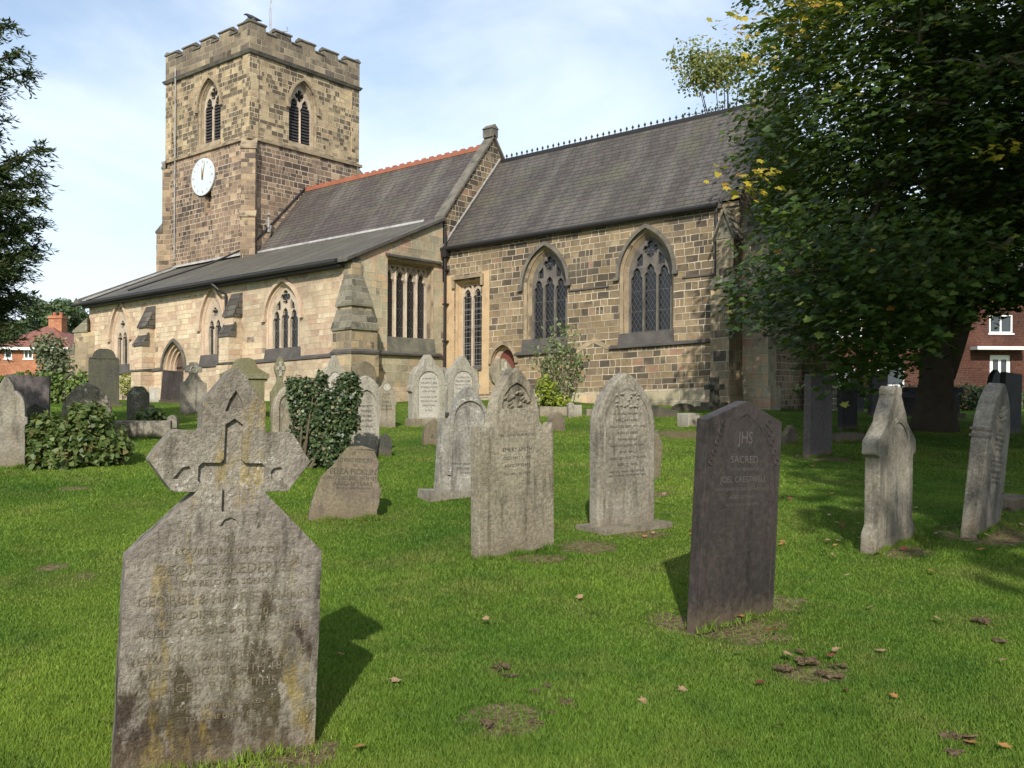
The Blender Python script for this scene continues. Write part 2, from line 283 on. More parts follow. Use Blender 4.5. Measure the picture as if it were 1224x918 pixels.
M['g_slate_dark'] = grave_mat('blackened slate', (.03, .027, .03), (.05, .043, .046), (.02, .018, .02), .6, .03, 0, 0, (.2, .2, .2), 0, .6, .6, .004)  # darkest of the slate tones
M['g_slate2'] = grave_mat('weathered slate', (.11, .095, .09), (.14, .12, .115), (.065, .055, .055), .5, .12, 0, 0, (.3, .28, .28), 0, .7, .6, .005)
M['g_panel'] = grave_mat('pale inscribed panel', (.52, .49, .42), (.58, .55, .48), (.3, .28, .24), .3, .1)
M['ink'] = simple('dark lettering', (.06, .055, .05), .9, .1, 0, .3, 30); M['ink_pale'] = simple('pale lettering', (.095, .085, .08), .8, .2, 0, .3, 30)
M['letter_fore'] = grave_mat('worn raised lettering', (.2, .165, .12), (.27, .235, .18), (.1, .085, .07), .35, .3, .3, .2, (.42, .4, .34))

# ------------------------------------------------------------------ object helpers
col = scene.collection
def tag(o, label=None, cat=None, group=None, kind=None):
    if label: o['label'] = label
    if cat: o['category'] = cat
    if group: o['group'] = group
    if kind: o['kind'] = kind
    return o
def empty(name, loc, label, cat, group=None):
    o = bpy.data.objects.new(name, None); col.objects.link(o); o.location = loc; o.empty_display_size = .2
    return tag(o, label, cat, group)
def auto_uv(me, zup=True):
    uvl = me.uv_layers.new(name='UVMap')
    for p in me.polygons:
        n = p.normal
        if abs(n.z) < .995:
            t = Vector((-n.y, n.x, 0)).normalized(); b = n.cross(t)
        else: t = Vector((1, 0, 0)); b = Vector((0, 1, 0))
        for li in p.loop_indices:
            c = me.vertices[me.loops[li].vertex_index].co; uvl.data[li].uv = (c.dot(t), c.dot(b))
def obj(name, bm, mt, parent=None, shear=False, smooth=False, off=None, uv=True):
    """link bmesh as one mesh object. off: world offset of the root (mesh given in world coordinates)"""
    me = bpy.data.meshes.new(name); bmesh.ops.recalc_face_normals(bm, faces=bm.faces) if not getattr(bm, 'x', 0) else None
    bm.to_mesh(me); bm.free()
    if uv: auto_uv(me)
    if shear:
        for v in me.vertices: v.co.z += SHEAR*v.co.x
    if off is not None:
        for v in me.vertices: v.co -= Vector(off)
    if smooth:
        for p in me.polygons: p.use_smooth = True
    me.materials.append(mt if not isinstance(mt, str) else M[mt])
    o = bpy.data.objects.new(name, me); col.objects.link(o)
    if parent is not None: o.parent = parent
    return o
def box(bm, x0, x1, y0, y1, z0, z1):
    v = [bm.verts.new((x, y, z)) for z in (z0, z1) for y in (y0, y1) for x in (x0, x1)]
    for f in ((0, 2, 3, 1), (4, 5, 7, 6), (0, 1, 5, 4), (2, 6, 7, 3), (0, 4, 6, 2), (1, 3, 7, 5)): bm.faces.new([v[i] for i in f])
def poly(bm, pts): return bm.faces.new([bm.verts.new(p) for p in pts])
def prism(bm, pts, vec):
    """closed prism: polygon pts swept by vec (convex or simple polygon)"""
    a = [bm.verts.new(p) for p in pts]; b = [bm.verts.new(Vector(p)+Vector(vec)) for p in pts]; n = len(pts)
    bm.faces.new(a[::-1]); bm.faces.new(b)
    for i in range(n): bm.faces.new([a[i], a[(i+1) % n], b[(i+1) % n], b[i]])
def tube(bm, path, rad, seg=8, cap=True):
    path = [Vector(p) for p in path]; rings = []
    if not isinstance(rad, (list, tuple)): rad = [rad]*len(path)
    ref = None
    for i, p in enumerate(path):
        t = (path[min(i+1, len(path)-1)] - path[max(i-1, 0)]).normalized()
        if ref is None: ref = Vector((0, 0, 1)) if abs(t.z) < .9 else Vector((1, 0, 0))
        a = t.cross(ref).normalized(); b = t.cross(a).normalized(); ref = -b if False else ref
        rings.append([bm.verts.new(p + (a*math.cos(2*math.pi*k/seg) + b*math.sin(2*math.pi*k/seg))*rad[i]) for k in range(seg)])
    for r1, r2 in zip(rings, rings[1:]):
        for k in range(seg): bm.faces.new([r1[k], r1[(k+1) % seg], r2[(k+1) % seg], r2[k]])
    if cap: bm.faces.new(rings[0][::-1]); bm.faces.new(rings[-1])
def plate(bm, frame, outline, holes=(), t0=0., t1=.1, recess=(), back=True, sides=True, holeside=True):
    """frame=(origin, xdir, zdir, ndir_in). outline/holes are 2d lists; front face at depth t0, back at t1 (along ndir_in).
    holes cut the whole thickness, recess=[(poly, depth)] cut only partly"""
    O, X, Z, N = frame
    P = lambda p, t: O + X*p[0] + Z*p[1] + N*t
    allh = [list(h) for h in holes] + [list(r[0]) for r in recess]
    polys = [outline] + allh
    flat = [p for q in polys for p in q]
    tris = tessellate_polygon([[Vector((p[0], p[1], 0)) for p in q] for q in polys])
    fv = [bm.verts.new(P(p, t0)) for p in flat]
    for t in tris:
        try: bm.faces.new([fv[i] for i in t])
        except ValueError: pass
    idx = 0; starts = []
    for q in polys: starts.append(idx); idx += len(q)
    n = len(outline)
    if sides:
        bv = [bm.verts.new(P(p, t1)) for p in outline]
        for i in range(n): bm.faces.new([fv[i], fv[(i+1) % n], bv[(i+1) % n], bv[i]])
        if back and not holes: bm.faces.new(bv[::-1])
    for k, h in enumerate(allh):
        dep = t1 if k < len(holes) else t0 + recess[k-len(holes)][1]
        if k < len(holes) and not holeside: continue
        s = starts[k+1]; hv = [bm.verts.new(P(p, dep)) for p in h]
        for i in range(len(h)): bm.faces.new([fv[s+i], fv[s+(i+1) % len(h)], hv[(i+1) % len(h)], hv[i]])
        if k >= len(holes): bm.faces.new(hv)
    if back and holes and sides:
        b2 = [bm.verts.new(P(p, t1)) for p in flat]
        for t in tris:
            try: bm.faces.new([b2[i] for i in t])
            except ValueError: pass
def arch_pts(cx, a, zs, h, n=10, foot=None):
    """pointed arch: half width a, springing zs, rise h. foot: z of the jamb feet"""
    Rr = (a*a + h*h)/(2*a); pts = []
    th = math.asin(min(1, h/Rr))
    left = []
    for i in range(n+1):
        t = th*i/n; left.append((cx - a + Rr - Rr*math.cos(t), zs + Rr*math.sin(t)))
    rightp = [(2*cx-x, z) for x, z in left[::-1][1:]]
    pts = left + rightp
    if foot is not None: pts = [(cx-a, foot)] + pts + [(cx+a, foot)]
    return pts
def circle_pts(cx, cz, r, n=12, ph=0): return [(cx+r*math.cos(ph+2*math.pi*i/n), cz+r*math.sin(ph+2*math.pi*i/n)) for i in range(n)]
def lancet(cx, a, z0, zs, h):
    """cusped lancet light: narrow pointed head with two cusps"""
    p = arch_pts(cx, a, zs, h, 6); q = []
    for x, z in p:
        q.append((x, z))
    # cusps: pinch at 45% of the rise on each side
    out = []
    for i, (x, z) in enumerate(q):
        f = (z-zs)/h; pinch = math.exp(-((f-.42)/.13)**2)*.28*a
        out.append((x + (pinch if x < cx else -pinch if x > cx else 0), z))
    return [(cx-a, z0)] + out + [(cx+a, z0)]
def foil(cx, cz, r, n=4, lobe=.5, ph=math.pi/4, seg=5):
    pts = []
    for k in range(n):
        a = ph + 2*math.pi*k/n; c = (cx + r*(1-lobe)*math.cos(a), cz + r*(1-lobe)*math.sin(a)); rr = r*lobe
        sp = math.pi*.62
        for i in range(seg): 
            t = a - sp + 2*sp*i/(seg-1); pts.append((c[0]+rr*math.cos(t), c[1]+rr*math.sin(t)))
    return pts

# pixel -> world helpers (photo 1224x918)
CAM = Vector((0, 0, EYE))
def ray(px, py): return fwd + rgt*((px-612)/F) - upv*((py-459)/F)
def cw(lat, d, z=0): p = r0*lat + fwd*d; return Vector((p.x, p.y, z))
_cp = []
for lat, d, drop in [(-8, -6, 1.5), (0, -6, 1.5), (8, -6, 1.5), (-4, 0, 1.5), (4, 0, 1.5), (0, 3, 1.5), (-3, 4, 1.5), (3, 4, 1.5), (-4, 6.5, 1.42), (0, 6.5, 1.42), (3.5, 6.5, 1.42),
    (-5, 9, 1.27), (0, 9, 1.28), (4, 9, 1.29), (-7, 12, 1.14), (-2, 12, 1.12), (3, 12, 1.18), (7, 12, 1.24), (-8, 16, .98), (-3, 16, 1.0), (2, 16, 1.03), (5, 16, 1.17), (9, 16, 1.2),
    (-10, 20, .86), (-5, 20, .86), (0, 20, .86), (4, 20, .9), (8, 20, 1.1), (13, 20, 1.1), (-12, 25, .74), (-6, 25, .72), (-2, 25, .7), (3, 24, .7), (5, 25, .58), (9, 25, .9), (14, 26, 1.),
    (-14, 30, .7), (-9, 29, .64), (-5, 29, .6), (0, 29, .56), (3, 28, .55), (7, 28, .58), (11, 31, .9), (17, 32, .98), (-17, 36, .75), (-10, 36, .6), (0, 36, .5), (8, 36, .7), (16, 42, 1.), (24, 40, 1.),
    (-25, 45, .8), (-10, 50, .6), (10, 50, .8), (30, 55, 1.), (-30, 70, .8), (0, 75, .8), (40, 70, 1.), (-25, 20, .9), (-20, 8, 1.3), (20, 8, 1.3), (25, 22, 1.1)]:
    p = cw(lat, d); _cp.append((p.x, p.y, EYE-drop, max(2.2, d*.11)))
_cp = np.array(_cp)
def gz_np(x, y):
    x = np.asarray(x, float); y = np.asarray(y, float)
    d2 = (x[..., None]-_cp[:, 0])**2 + (y[..., None]-_cp[:, 1])**2
    wt = np.exp(-d2/(2*_cp[:, 3]**2)) + 1e-6/(1+d2)
    return (wt*_cp[:, 2]).sum(-1)/wt.sum(-1)
def gz(x, y): return float(gz_np(np.array([x]), np.array([y]))[0])
def onground(px, py):
    r = ray(px, py); ts = np.arange(2.5, 60, .02); X = ts*r.x; Y = ts*r.y; Z = EYE + ts*r.z
    k = np.nonzero(Z < gz_np(X, Y))[0]; t = ts[k[0]] if len(k) else 60.
    p = CAM + r*t; return Vector((p.x, p.y, gz(p.x, p.y))), t
def atdepth(px, py, d): return CAM + ray(px, py)*d

# ------------------------------------------------------------------ ground
def build_ground():
    # graded grid in camera-aligned polar-ish coordinates
    ds = np.concatenate([np.arange(-12, 2, .8), np.arange(2, 14, .12), np.arange(14, 40, .4), np.arange(40, 80, 2.5), np.array([85, 100, 130, 180, 260, 400, 700, 1200])])
    us = np.concatenate([np.array([-1200, -600, -300, -150, -90, -60, -40, -30]), np.arange(-24, -8, .5), np.arange(-8, 8, .13), np.arange(8, 26, .5), np.array([30, 40, 60, 90, 150, 300, 600, 1200])])
    D, U = np.meshgrid(ds, us, indexing='ij'); X = U*r0.x + D*fwd.x; Y = U*r0.y + D*fwd.y
    Z = np.zeros_like(X)
    for i in range(X.shape[0]): Z[i] = gz_np(X[i], Y[i])
    far = np.hypot(X, Y); Z = np.where(far > 90, Z - (far-90)*.004, Z)
    Z += .018*np.sin(X*1.7+np.sin(Y*1.1)*1.5)*np.cos(Y*1.9+X*.4)*(far < 60) + .01*np.sin(X*4.1+Y*2.7)*(far < 40)
    nx, ny = X.shape; verts = np.stack([X, Y, Z], -1).reshape(-1, 3)
    I = np.arange(nx*ny).reshape(nx, ny)
    f = np.stack([I[:-1, :-1], I[:-1, 1:], I[1:, 1:], I[1:, :-1]], -1).reshape(-1, 4)[:, ::-1]
    me = bpy.data.meshes.new('ground'); me.from_pydata(verts.tolist(), [], f.tolist()); me.update()
    if me.polygons[0].normal.z < 0: me.flip_normals()
    b = np.zeros(len(verts))
    for (bx, by, br) in BARE: b = np.maximum(b, np.clip(1.25-np.hypot(verts[:, 0]-bx, verts[:, 1]-by)/br, 0, 1))
    at = me.attributes.new('bare', 'FLOAT', 'POINT'); at.data.foreach_set('value', b.astype(np.float32))
    for p in me.polygons: p.use_smooth = True
    me.materials.append(M['ground']); o = bpy.data.objects.new('ground', me); col.objects.link(o); o['kind'] = 'structure'
BARE = []
def bare(px, py, r): p, d = onground(px, py); BARE.append((p.x, p.y, r))

# ------------------------------------------------------------------ the church
CH = Vector((-22, 25, .9))
church = empty('church', CH, 'large old stone church with square battlemented clock tower, long slate roofs and pointed windows', 'church')
Xg, Yc, Ya, Xe = -21.48, 25.106, 20.664, -10.5
X3, Y3, Z3 = Vector((1, 0, 0)), Vector((0, 1, 0)), Vector((0, 0, 1))
def islands(bm):
    seen, out = set(), []
    for v in bm.verts:
        if v in seen: continue
        st, grp = [v], set()
        while st:
            q = st.pop()
            if q in grp: continue
            grp.add(q); st += [e.other_vert(q) for e in q.link_edges if e.other_vert(q) not in grp]
        seen |= grp; out.append(grp)
    return out
def c_obj(name, bm, mt, parent=None, label=None, smooth=False):
    if name in ('string_course', 'corner_quoin', 'buttress_cap', 'gable_coping', 'flashing', 'relieving_arch', 'door_hinge', 'clock_hand', 'ashlar_patch', 'plinth'):
        isl = islands(bm)
        if 1 < len(isl) < 12:
            for grp in isl:
                nb = bmesh.new(); mp = {v: nb.verts.new(v.co) for v in grp}
                for f in bm.faces:
                    if f.verts[0] in grp: nb.faces.new([mp[v] for v in f.verts])
                o = obj(name, nb, mt, parent or church, shear=True, off=CH)
            bm.free(); return o
    o = obj(name, bm, mt, parent or church, shear=True, off=CH if True else None, smooth=smooth)
    if label: o['label'] = label
    return o
# every child of the church is stored in the church's frame; sub-parts of a part share it
def SF(y): return (Vector((0, y, 0)), X3, Z3, Y3)          # south facing wall plane: 2d = (x, z)
def EF(x): return (Vector((x, 0, 0)), Y3, Z3, -X3)         # east facing wall plane: 2d = (y, z)

def window(frame, cx, a, sill, zs, h, wall_t=.3, splay=.18, lights=3, kind='gothic', mats=('dressed', 'tracery', 'glass_diamond'), hood=True, sillmat='dark_stone', hoodmat='coping', stringdrop=.35, label=None):
    """a = half width of the glazed opening. returns the hole for the wall (wider by the splay)"""
    O, X, Z, N = frame
    win = bpy.data.objects.new('window', None); col.objects.link(win); win.parent = church
    if label: win['label'] = label
    ao = a + splay
    if kind == 'gothic':
        outer = arch_pts(cx, ao, zs, h*(ao/a)**.75, 10, sill-.02); inner = arch_pts(cx, a, zs, h, 10, sill)
    else:
        outer = [(cx-ao, sill-.02), (cx-ao, zs+.1), (cx+ao, zs+.1), (cx+ao, sill-.02)]; inner = [(cx-a, sill), (cx-a, zs), (cx+a, zs), (cx+a, sill)]
    P = lambda p, t: O + X*p[0] + Z*p[1] + N*t
    # jamb: stepped moulding from the wall face to the frame
    bm = bmesh.new(); lv = []
    mid1 = [(p[0]+(q[0]-p[0])*.45, p[1]+(q[1]-p[1])*.45) for p, q in zip(outer, inner)]; mid2 = [(p[0]+(q[0]-p[0])*.55, p[1]+(q[1]-p[1])*.55) for p, q in zip(outer, inner)]
    for ring, t in ((outer, 0), (outer, .03), (mid1, wall_t*.35), (mid1, wall_t*.5), (mid2, wall_t*.5), (inner, wall_t*.9), (inner, wall_t+.12)): lv.append([bm.verts.new(P(p, t)) for p in ring])
    for r1, r2 in zip(lv, lv[1:]):
        for i in range(len(outer)-1): bm.faces.new([r1[i], r1[i+1], r2[i+1], r2[i]])
    c_obj('jamb', bm, mats[0], win)
    # sill: sloping from the frame out
    bm = bmesh.new(); so = sill - stringdrop
    pts = [P((cx-ao-.02, sill+.02), wall_t), P((cx-ao-.02, sill+.02), .0), P((cx-ao-.02, so), -.07), P((cx-ao-.02, so-.07), -.07), P((cx-ao-.02, so-.07), wall_t)]
    prism(bm, pts, X*(2*ao+.04)); c_obj('sill', bm, sillmat, win)
    # tracery plate with light openings
    tf = wall_t-.02; bm = bmesh.new(); holes = []; mw = .045 if lights > 1 else .03
    lw = (2*a - mw*(lights+1) - .04)/lights
    for k in range(lights):
        lx = cx - a + .02 + mw + lw/2 + k*(lw+mw)
        if kind == 'gothic':
            off = 0 if lights == 3 and k == 1 else -.06*h
            holes.append(lancet(lx, lw/2, sill+.03, zs-.05+off*0 - (.12 if lights == 3 and k != 1 else .04), lw*1.0))
        else: holes.append(lancet(lx, lw/2, sill+.03, zs-lw*1.35, lw*.95))
    if kind == 'gothic' and lights == 3:
        holes.append(foil(cx, zs+h*.66, a*.36, 4, .5, math.pi/2, 5))
        for s in (-1, 1):
            x1 = cx+s*a*.47; zc = zs+h*.37
            q = [(x1-s*a*.12, zc-.12*h), (x1+s*a*.2, zc-.13*h), (x1+s*a*.16, zc+.06*h), (x1-s*a*.09, zc+.22*h), (x1-s*a*.12, zc+.03*h)]
            holes.append(q if s > 0 else q[::-1])
            q = [(cx+s*a*.03, zs+h*.26), (cx+s*a*.15, zs+h*.31), (cx+s*a*.1, zs+h*.37), (cx+s*a*.02, zs+h*.34)]
    elif kind == 'gothic' and lights == 2:
        holes.append(foil(cx, zs+h*.55, a*.42, 4, .5, math.pi/2, 5))
    elif kind != 'gothic':
        for k in range(lights):
            lx = cx - a + .02 + mw + lw/2 + k*(lw+mw)
            for s in (-1, 1):
                holes.append([(lx+s*lw*.12, zs-.05), (lx+s*lw*.42, zs-.05), (lx+s*lw*.42, zs-lw*.42), (lx+s*lw*.3, zs-lw*.38)])
    inner_s = [(cx+(p[0]-cx)*1.0, p[1]) for p in inner]
    plate(bm, (O, X, Z, N), inner_s, holes, tf, tf+.14, back=False)
    c_obj('tracery', bm, mats[1], win)
    bm = bmesh.new()
    for k in range(lights-1):   # mullion noses stand proud of the tracery
        mx = cx - a + .02 + mw*1.5 + lw*(k+1) + mw*k
        ztop = zs-.1 if kind == 'gothic' else zs-.02
        prism(bm, [P((mx-.035, sill+.03), tf-.004), P((mx, sill+.03), tf-.07), P((mx+.035, sill+.03), tf-.004)], Z*(ztop-sill-.03))
    c_obj('mullion', bm, mats[1], win)
    bm = bmesh.new(); gl = [P(p, tf+.09) for p in ([(cx-a+.005, sill+.005)] + inner[1:-1] + [(cx+a-.005, sill+.005)])]; poly(bm, gl); c_obj('glass', bm, mats[2], win)
    if hood:
        bm = bmesh.new()
        if kind == 'gothic':
            i1 = arch_pts(cx, ao+.0, zs-.03, h*(ao/a)**.75+.03, 12); hw = .1
            o1 = arch_pts(cx, ao+hw, zs-.03, h*(ao/a)**.75+.03+hw*1.3, 12)
            for A, B in zip(range(len(i1)-1), range(1, len(i1))):
                q = [i1[A], i1[B], o1[B], o1[A]]; prism(bm, [P(p, .02) for p in q], N*-.1)
            for s in (-1, 1): box_f(bm, P, cx+s*(ao+.08)-.08, cx+s*(ao+.08)+.08, zs-.13, zs-.02, -.11, .02)
        else:
            box_f(bm, P, cx-ao-.1, cx+ao+.1, zs+.17, zs+.27, -.11, .02)
            for s in (-1, 1): box_f(bm, P, cx+s*(ao+.05)-.05, cx+s*(ao+.05)+.05, zs-.12, zs+.17, -.1, .02)
        c_obj('hood_mould', bm, hoodmat, win)
    return outer
def box_f(bm, P, u0, u1, v0, v1, t0, t1):
    prism(bm, [P((u0, v0), t0), P((u1, v0), t0), P((u1, v1), t0), P((u0, v1), t0)], P((0, 0), t1)-P((0, 0), t0))
def slope_cap(bm, x0, x1, yw, p, ztop, zbot, drip=.04, th=.06):
    """slab weathering on a south-projecting buttress: from the wall (yw) at ztop to the front (yw-p) at zbot"""
    prism(bm, [(x0-drip, yw+.02, ztop), (x0-drip, yw-p-drip, zbot), (x0-drip, yw-p-drip, zbot-th), (x0-drip, yw+.02, zbot-th)], (x1-x0+2*drip, 0, 0))

# --- chancel
EV, RZ, RY = 7.2, 10.87, 28.3
holes = []
W_CH = ('dressed', 'tracery', 'glass_diamond')
holes.append(window(SF(Yc), -17.17, .69, 3.72, 5.48, 1.08, label='arched three light window of the chancel left of the tall thin shrub', mats=W_CH))
holes.append(window(SF(Yc), -13.47, .74, 3.66, 5.45, 1.16, mats=W_CH, label='arched three light window nearest the east end'))
holes.append(window(SF(Yc), -20.37, .49, 2.95, 5.85, 0, kind='square', lights=2, mats=('warm_ashlar', 'tracery_pale', 'glass_square'), stringdrop=.06, splay=.1, wall_t=.26, hoodmat='dressed', label='tall square headed two light window beside the downpipe'))
# priest door
pd = bpy.data.objects.new('door', None); col.objects.link(pd); pd.parent = church; pd['label'] = 'small arched red brown priest door in the chancel wall'
dh = arch_pts(-18.83, .47, 3.0, .6, 8, 1.2); bm = bmesh.new(); P = lambda p, t: Vector((p[0], Yc+t, p[1]))
di = arch_pts(-18.83, .36, 3.0, .48, 8, 1.2); L = [[bm.verts.new(P(p, t)) for p in r] for r, t in ((dh, 0), (dh, .1), (di, .2), (di, .3))]
for a, b in zip(L, L[1:]):
    for i in range(len(dh)-1): bm.faces.new([a[i], a[i+1], b[i+1], b[i]])
c_obj('door_frame', bm, 'dressed_pink', pd); bm = bmesh.new(); poly(bm, [P(p, .24) for p in di]); c_obj('door_leaf', bm, 'door_red', pd)
bm = bmesh.new(); i1 = arch_pts(-18.83, .5, 3.0, .63, 8); o1 = arch_pts(-18.83, .6, 3.0, .76, 8)
for A in range(len(i1)-1): prism(bm, [P(p, .02) for p in (i1[A], i1[A+1], o1[A+1], o1[A])], (0, -.1, 0))
c_obj('hood_mould', bm, 'dressed', pd); holes.append(dh)
bm = bmesh.new()
plate(bm, SF(Yc), [(Xg, -1), (Xg, EV), (Xe, EV), (Xe, -1)], holes, 0, .3, back=False, sides=False, holeside=False)
poly(bm, [(Xe, Yc, -1), (Xe, 31.5, -1), (Xe, 31.5, EV), (Xe, RY, RZ+.1), (Xe, Yc, EV)]); poly(bm, [(Xe, 31.5, -1), (Xg, 31.5, -1), (Xg, 31.5, EV), (Xe, 31.5, EV)])
c_obj('chancel_wall', bm, 'chancel')
bm = bmesh.new(); box(bm, -21.44, -19.45, Yc-.012, Yc+.004, 2.0, 2.85); box(bm, -21.44, -21.0, Yc-.012, Yc+.004, 2.85, 6.2); box(bm, -19.76, -19.45, Yc-.012, Yc+.004, 2.85, 6.2); c_obj('ashlar_patch', bm, 'warm_ashlar')
bm = bmesh.new()
for x0, x1, z in ((-18.35, -15.95, 3.3), (-14.7, -11.0, 3.3), (-16.24, -14.76, 5.2), (-12.25, -11.1, 5.2)): prism(bm, [(x0, Yc+.02, z+.05), (x0, Yc-.1, z-.01), (x0, Yc-.1, z-.07), (x0, Yc+.02, z-.1)] if z < 4 else [(x0, Yc+.02, z+.03), (x0, Yc-.04, z), (x0, Yc-.04, z-.04), (x0, Yc+.02, z-.06)], (x1-x0, 0, 0))
c_obj('string_course', bm, 'dark_stone')
bm = bmesh.new()
for (xa, za), (xb, zb) in (((-15.95, 3.32), (-15.3, 3.62)), ((-15.3, 3.62), (-14.66, 3.32))): prism(bm, [(xa, Yc-.015, za-.16), (xb, Yc-.015, zb-.16), (xb, Yc-.015, zb), (xa, Yc-.015, za)], (0, .03, 0))
c_obj('relieving_arch', bm, 'buttress')
bm = bmesh.new(); box(bm, Xg, Xe, Yc-.09, Yc+.02, -1, 1.85); prism(bm, [(Xg, Yc-.09, 1.85), (Xg, Yc+.02, 1.85), (Xg, Yc+.02, 1.95)], (Xe-Xg, 0, 0)); c_obj('plinth', bm, 'aisle_east')
bm = bmesh.new(); box(bm, -21.4, Xe, Yc-.05, Yc+.02, EV-.14, EV-.01); c_obj('cornice', bm, 'dressed')
# roof
def roofslab(bm, x0, x1, ya, za, yb, zb, th=.07):
    prism(bm, [(x0, ya, za), (x0, yb, zb), (x0, yb, zb-th), (x0, ya, za-th)], (x1-x0, 0, 0))
sl = (RZ-(EV+.04))/(RY-(Yc-.02))
bm = bmesh.new(); roofslab(bm, Xg+.02, -11.0, Yc-.14, EV+.04-.12*sl, RY, RZ); roofslab(bm, Xg+.02, -11.0, 31.64, EV+.04-.12*sl, RY, RZ); c_obj('roof', bm, 'roof_chancel')
bm = bmesh.new(); box(bm, Xg+.1, -11.0, RY-.07, RY+.07, RZ-.06, RZ+.06); rd = c_obj('ridge', bm, 'iron')
bm = bmesh.new(); x = Xg+.35
while x < -11.0:    # fleur cresting
    box(bm, x-.012, x+.012, RY-.015, RY+.015, RZ+.06, RZ+.2); prism(bm, [(x-.05, RY-.012, RZ+.15), (x, RY-.012, RZ+.11), (x+.05, RY-.012, RZ+.15), (x, RY-.012, RZ+.24)], (0, .024, 0)); x += .235
c_obj('ridge_cresting', bm, 'iron', rd)
bm = bmesh.new(); tube(bm, [(Xg+.03, Yc-.2, EV-.06), (-11.1, Yc-.2, EV-.06)], .075, 8); box(bm, Xg+.03, -11.1, Yc-.13, Yc-.1, EV-.13, EV+.0); c_obj('gutter', bm, 'iron')
bm = bmesh.new(); tube(bm, [(-21.3, Yc-.16, 7.9), (-21.3, Yc-.16, 1.2)], .05, 8)
for z in (2.5, 3.9, 5.2, 6.4): box(bm, -21.37, -21.23, Yc-.22, Yc-.0, z-.03, z+.03)
box(bm, -21.42, -21.18, Yc-.26, Yc-.06, 6.85, 7.1); c_obj('downpipe', bm, 'iron')
bm = bmesh.new(); tube(bm, [(-11.15, Yc-.12, EV-.1), (-11.15, Yc-.12, 1.2)], .045, 8); c_obj('downpipe', bm, 'iron')
# east gable coping and corner buttresses
bm = bmesh.new()
for s, yy in ((1, Yc-.15), (-1, 31.75)): prism(bm, [(-11.02, yy, EV+.02), (-11.02, RY, RZ+.12), (-11.02, RY, RZ+.28), (-11.02, yy, EV+.2)], (.62, 0, 0))
c_obj('gable_coping', bm, 'dark_stone')
bm = bmesh.new(); box(bm, -11.0, -10.45, 24.3, Yc+.02, -1, 4.7); box(bm, -10.98, -10.47, 24.62, Yc+.02, 4.7, 6.1); box(bm, -11.06, -10.39, 24.22, Yc+.02, -1, 1.9)
bt = c_obj('buttress', bm, 'buttress')
bm = bmesh.new(); slope_cap(bm, -11.0, -10.45, 24.62, .32, 5.05, 4.72)
xm = -10.725
for s in (-1, 1): prism(bm, [(xm, 24.5, 6.85), (xm+s*.34, 24.5, 6.02), (xm+s*.34, 24.5, 6.1+.0), (xm, 24.5, 6.95)], (0, .62, 0))
prism(bm, [(xm-.27, 24.6, 6.08), (xm+.27, 24.6, 6.08), (xm, 24.6, 6.84)], (0, .5, 0)); c_obj('buttress_cap', bm, 'cap_slabs', bt)
bm = bmesh.new(); box(bm, Xe-.05, -9.72, 25.32, 25.95, -1, 5.95); box(bm, Xe-.05, -9.62, 25.24, 26.03, -1, 1.9); box(bm, Xe-.05, -10.1, 25.34, 25.93, 5.9, 6.5)
bt = c_obj('buttress', bm, 'aisle_east'); bm = bmesh.new(); prism(bm, [(Xe+.0, 25.28, 6.9), (-9.68, 25.28, 6.0), (-9.68, 25.28, 5.92), (Xe, 25.28, 5.92)], (0, .71, 0)); c_obj('buttress_cap', bm, 'cap_slabs', bt)
bm = bmesh.new(); box(bm, Xe, -9.6, 30.4, 31.1, -1, 6.2); c_obj('buttress', bm, 'chancel')

# --- nave
NRY, NRZ, NEV, NEY = 27.9, 11.42, 8.2, 25.05; Xt = -31.963
ns = (NRZ-NEV)/(NRY-NEY)
bm = bmesh.new(); roofslab(bm, Xt, Xg-.32, NEY-.1, NEV-.1*ns, NRY, NRZ); roofslab(bm, Xt, Xg-.32, 2*NRY-NEY+.1, NEV-.1*ns, NRY, NRZ); c_obj('roof', bm, 'roof_nave')
bm = bmesh.new(); box(bm, Xt, Xg-.3, NRY-.1, NRY+.1, NRZ-.08, NRZ+.07); x = Xt+.1
while x < Xg-.4: box(bm, x, x+.2, NRY-.03, NRY+.03, NRZ+.07, NRZ+.15); x += .4
c_obj('ridge', bm, 'ridge_red')
bm = bmesh.new(); poly(bm, [(Xg, NEY-.02, 6.), (Xg, 2*NRY-NEY, 6.), (Xg, 2*NRY-NEY, NEV), (Xg, NRY, NRZ+.25), (Xg, NEY-.02, NEV)])
poly(bm, [(Xg-.3, NEY, 6.), (Xg-.3, 2*NRY-NEY, 6.), (Xg-.3, 2*NRY-NEY, NEV), (Xg-.3, NRY, NRZ+.25), (Xg-.3, NEY, NEV)]); poly(bm, [(Xt, 2*NRY-NEY, -1), (Xg, 2*NRY-NEY, -1), (Xg, 2*NRY-NEY, NEV), (Xt, 2*NRY-NEY, NEV)]); c_obj('nave_gable', bm, 'chancel')
bm = bmesh.new()
for s in (1, -1):
    y0 = NRY - s*(NRY-NEY+.08); prism(bm, [(Xg-.34, y0, NEV+.02), (Xg-.34, NRY, NRZ+.3), (Xg-.34, NRY, NRZ+.42), (Xg-.34, y0, NEV+.14)], (.42, 0, 0))
box(bm, Xg-.34, Xg+.08, NRY-.2, NRY+.2, NRZ+.3, NRZ+.62); prism(bm, [(Xg-.36, NRY-.24, NRZ+.62), (Xg-.36, NRY+.24, NRZ+.62), (Xg-.36, NRY, NRZ+.8)], (.46, 0, 0)); c_obj('gable_coping', bm, 'coping')
fsl = sl; bm = bmesh.new()   # mortar/lead flashing where the chancel roof meets the gable
prism(bm, [(Xg+.0, Yc-.05, EV+.08), (Xg+.0, RY, RZ+.06), (Xg+.0, RY, RZ+.13), (Xg+.0, Yc-.05, EV+.15)], (.05, 0, 0)); c_obj('flashing', bm, 'lead')

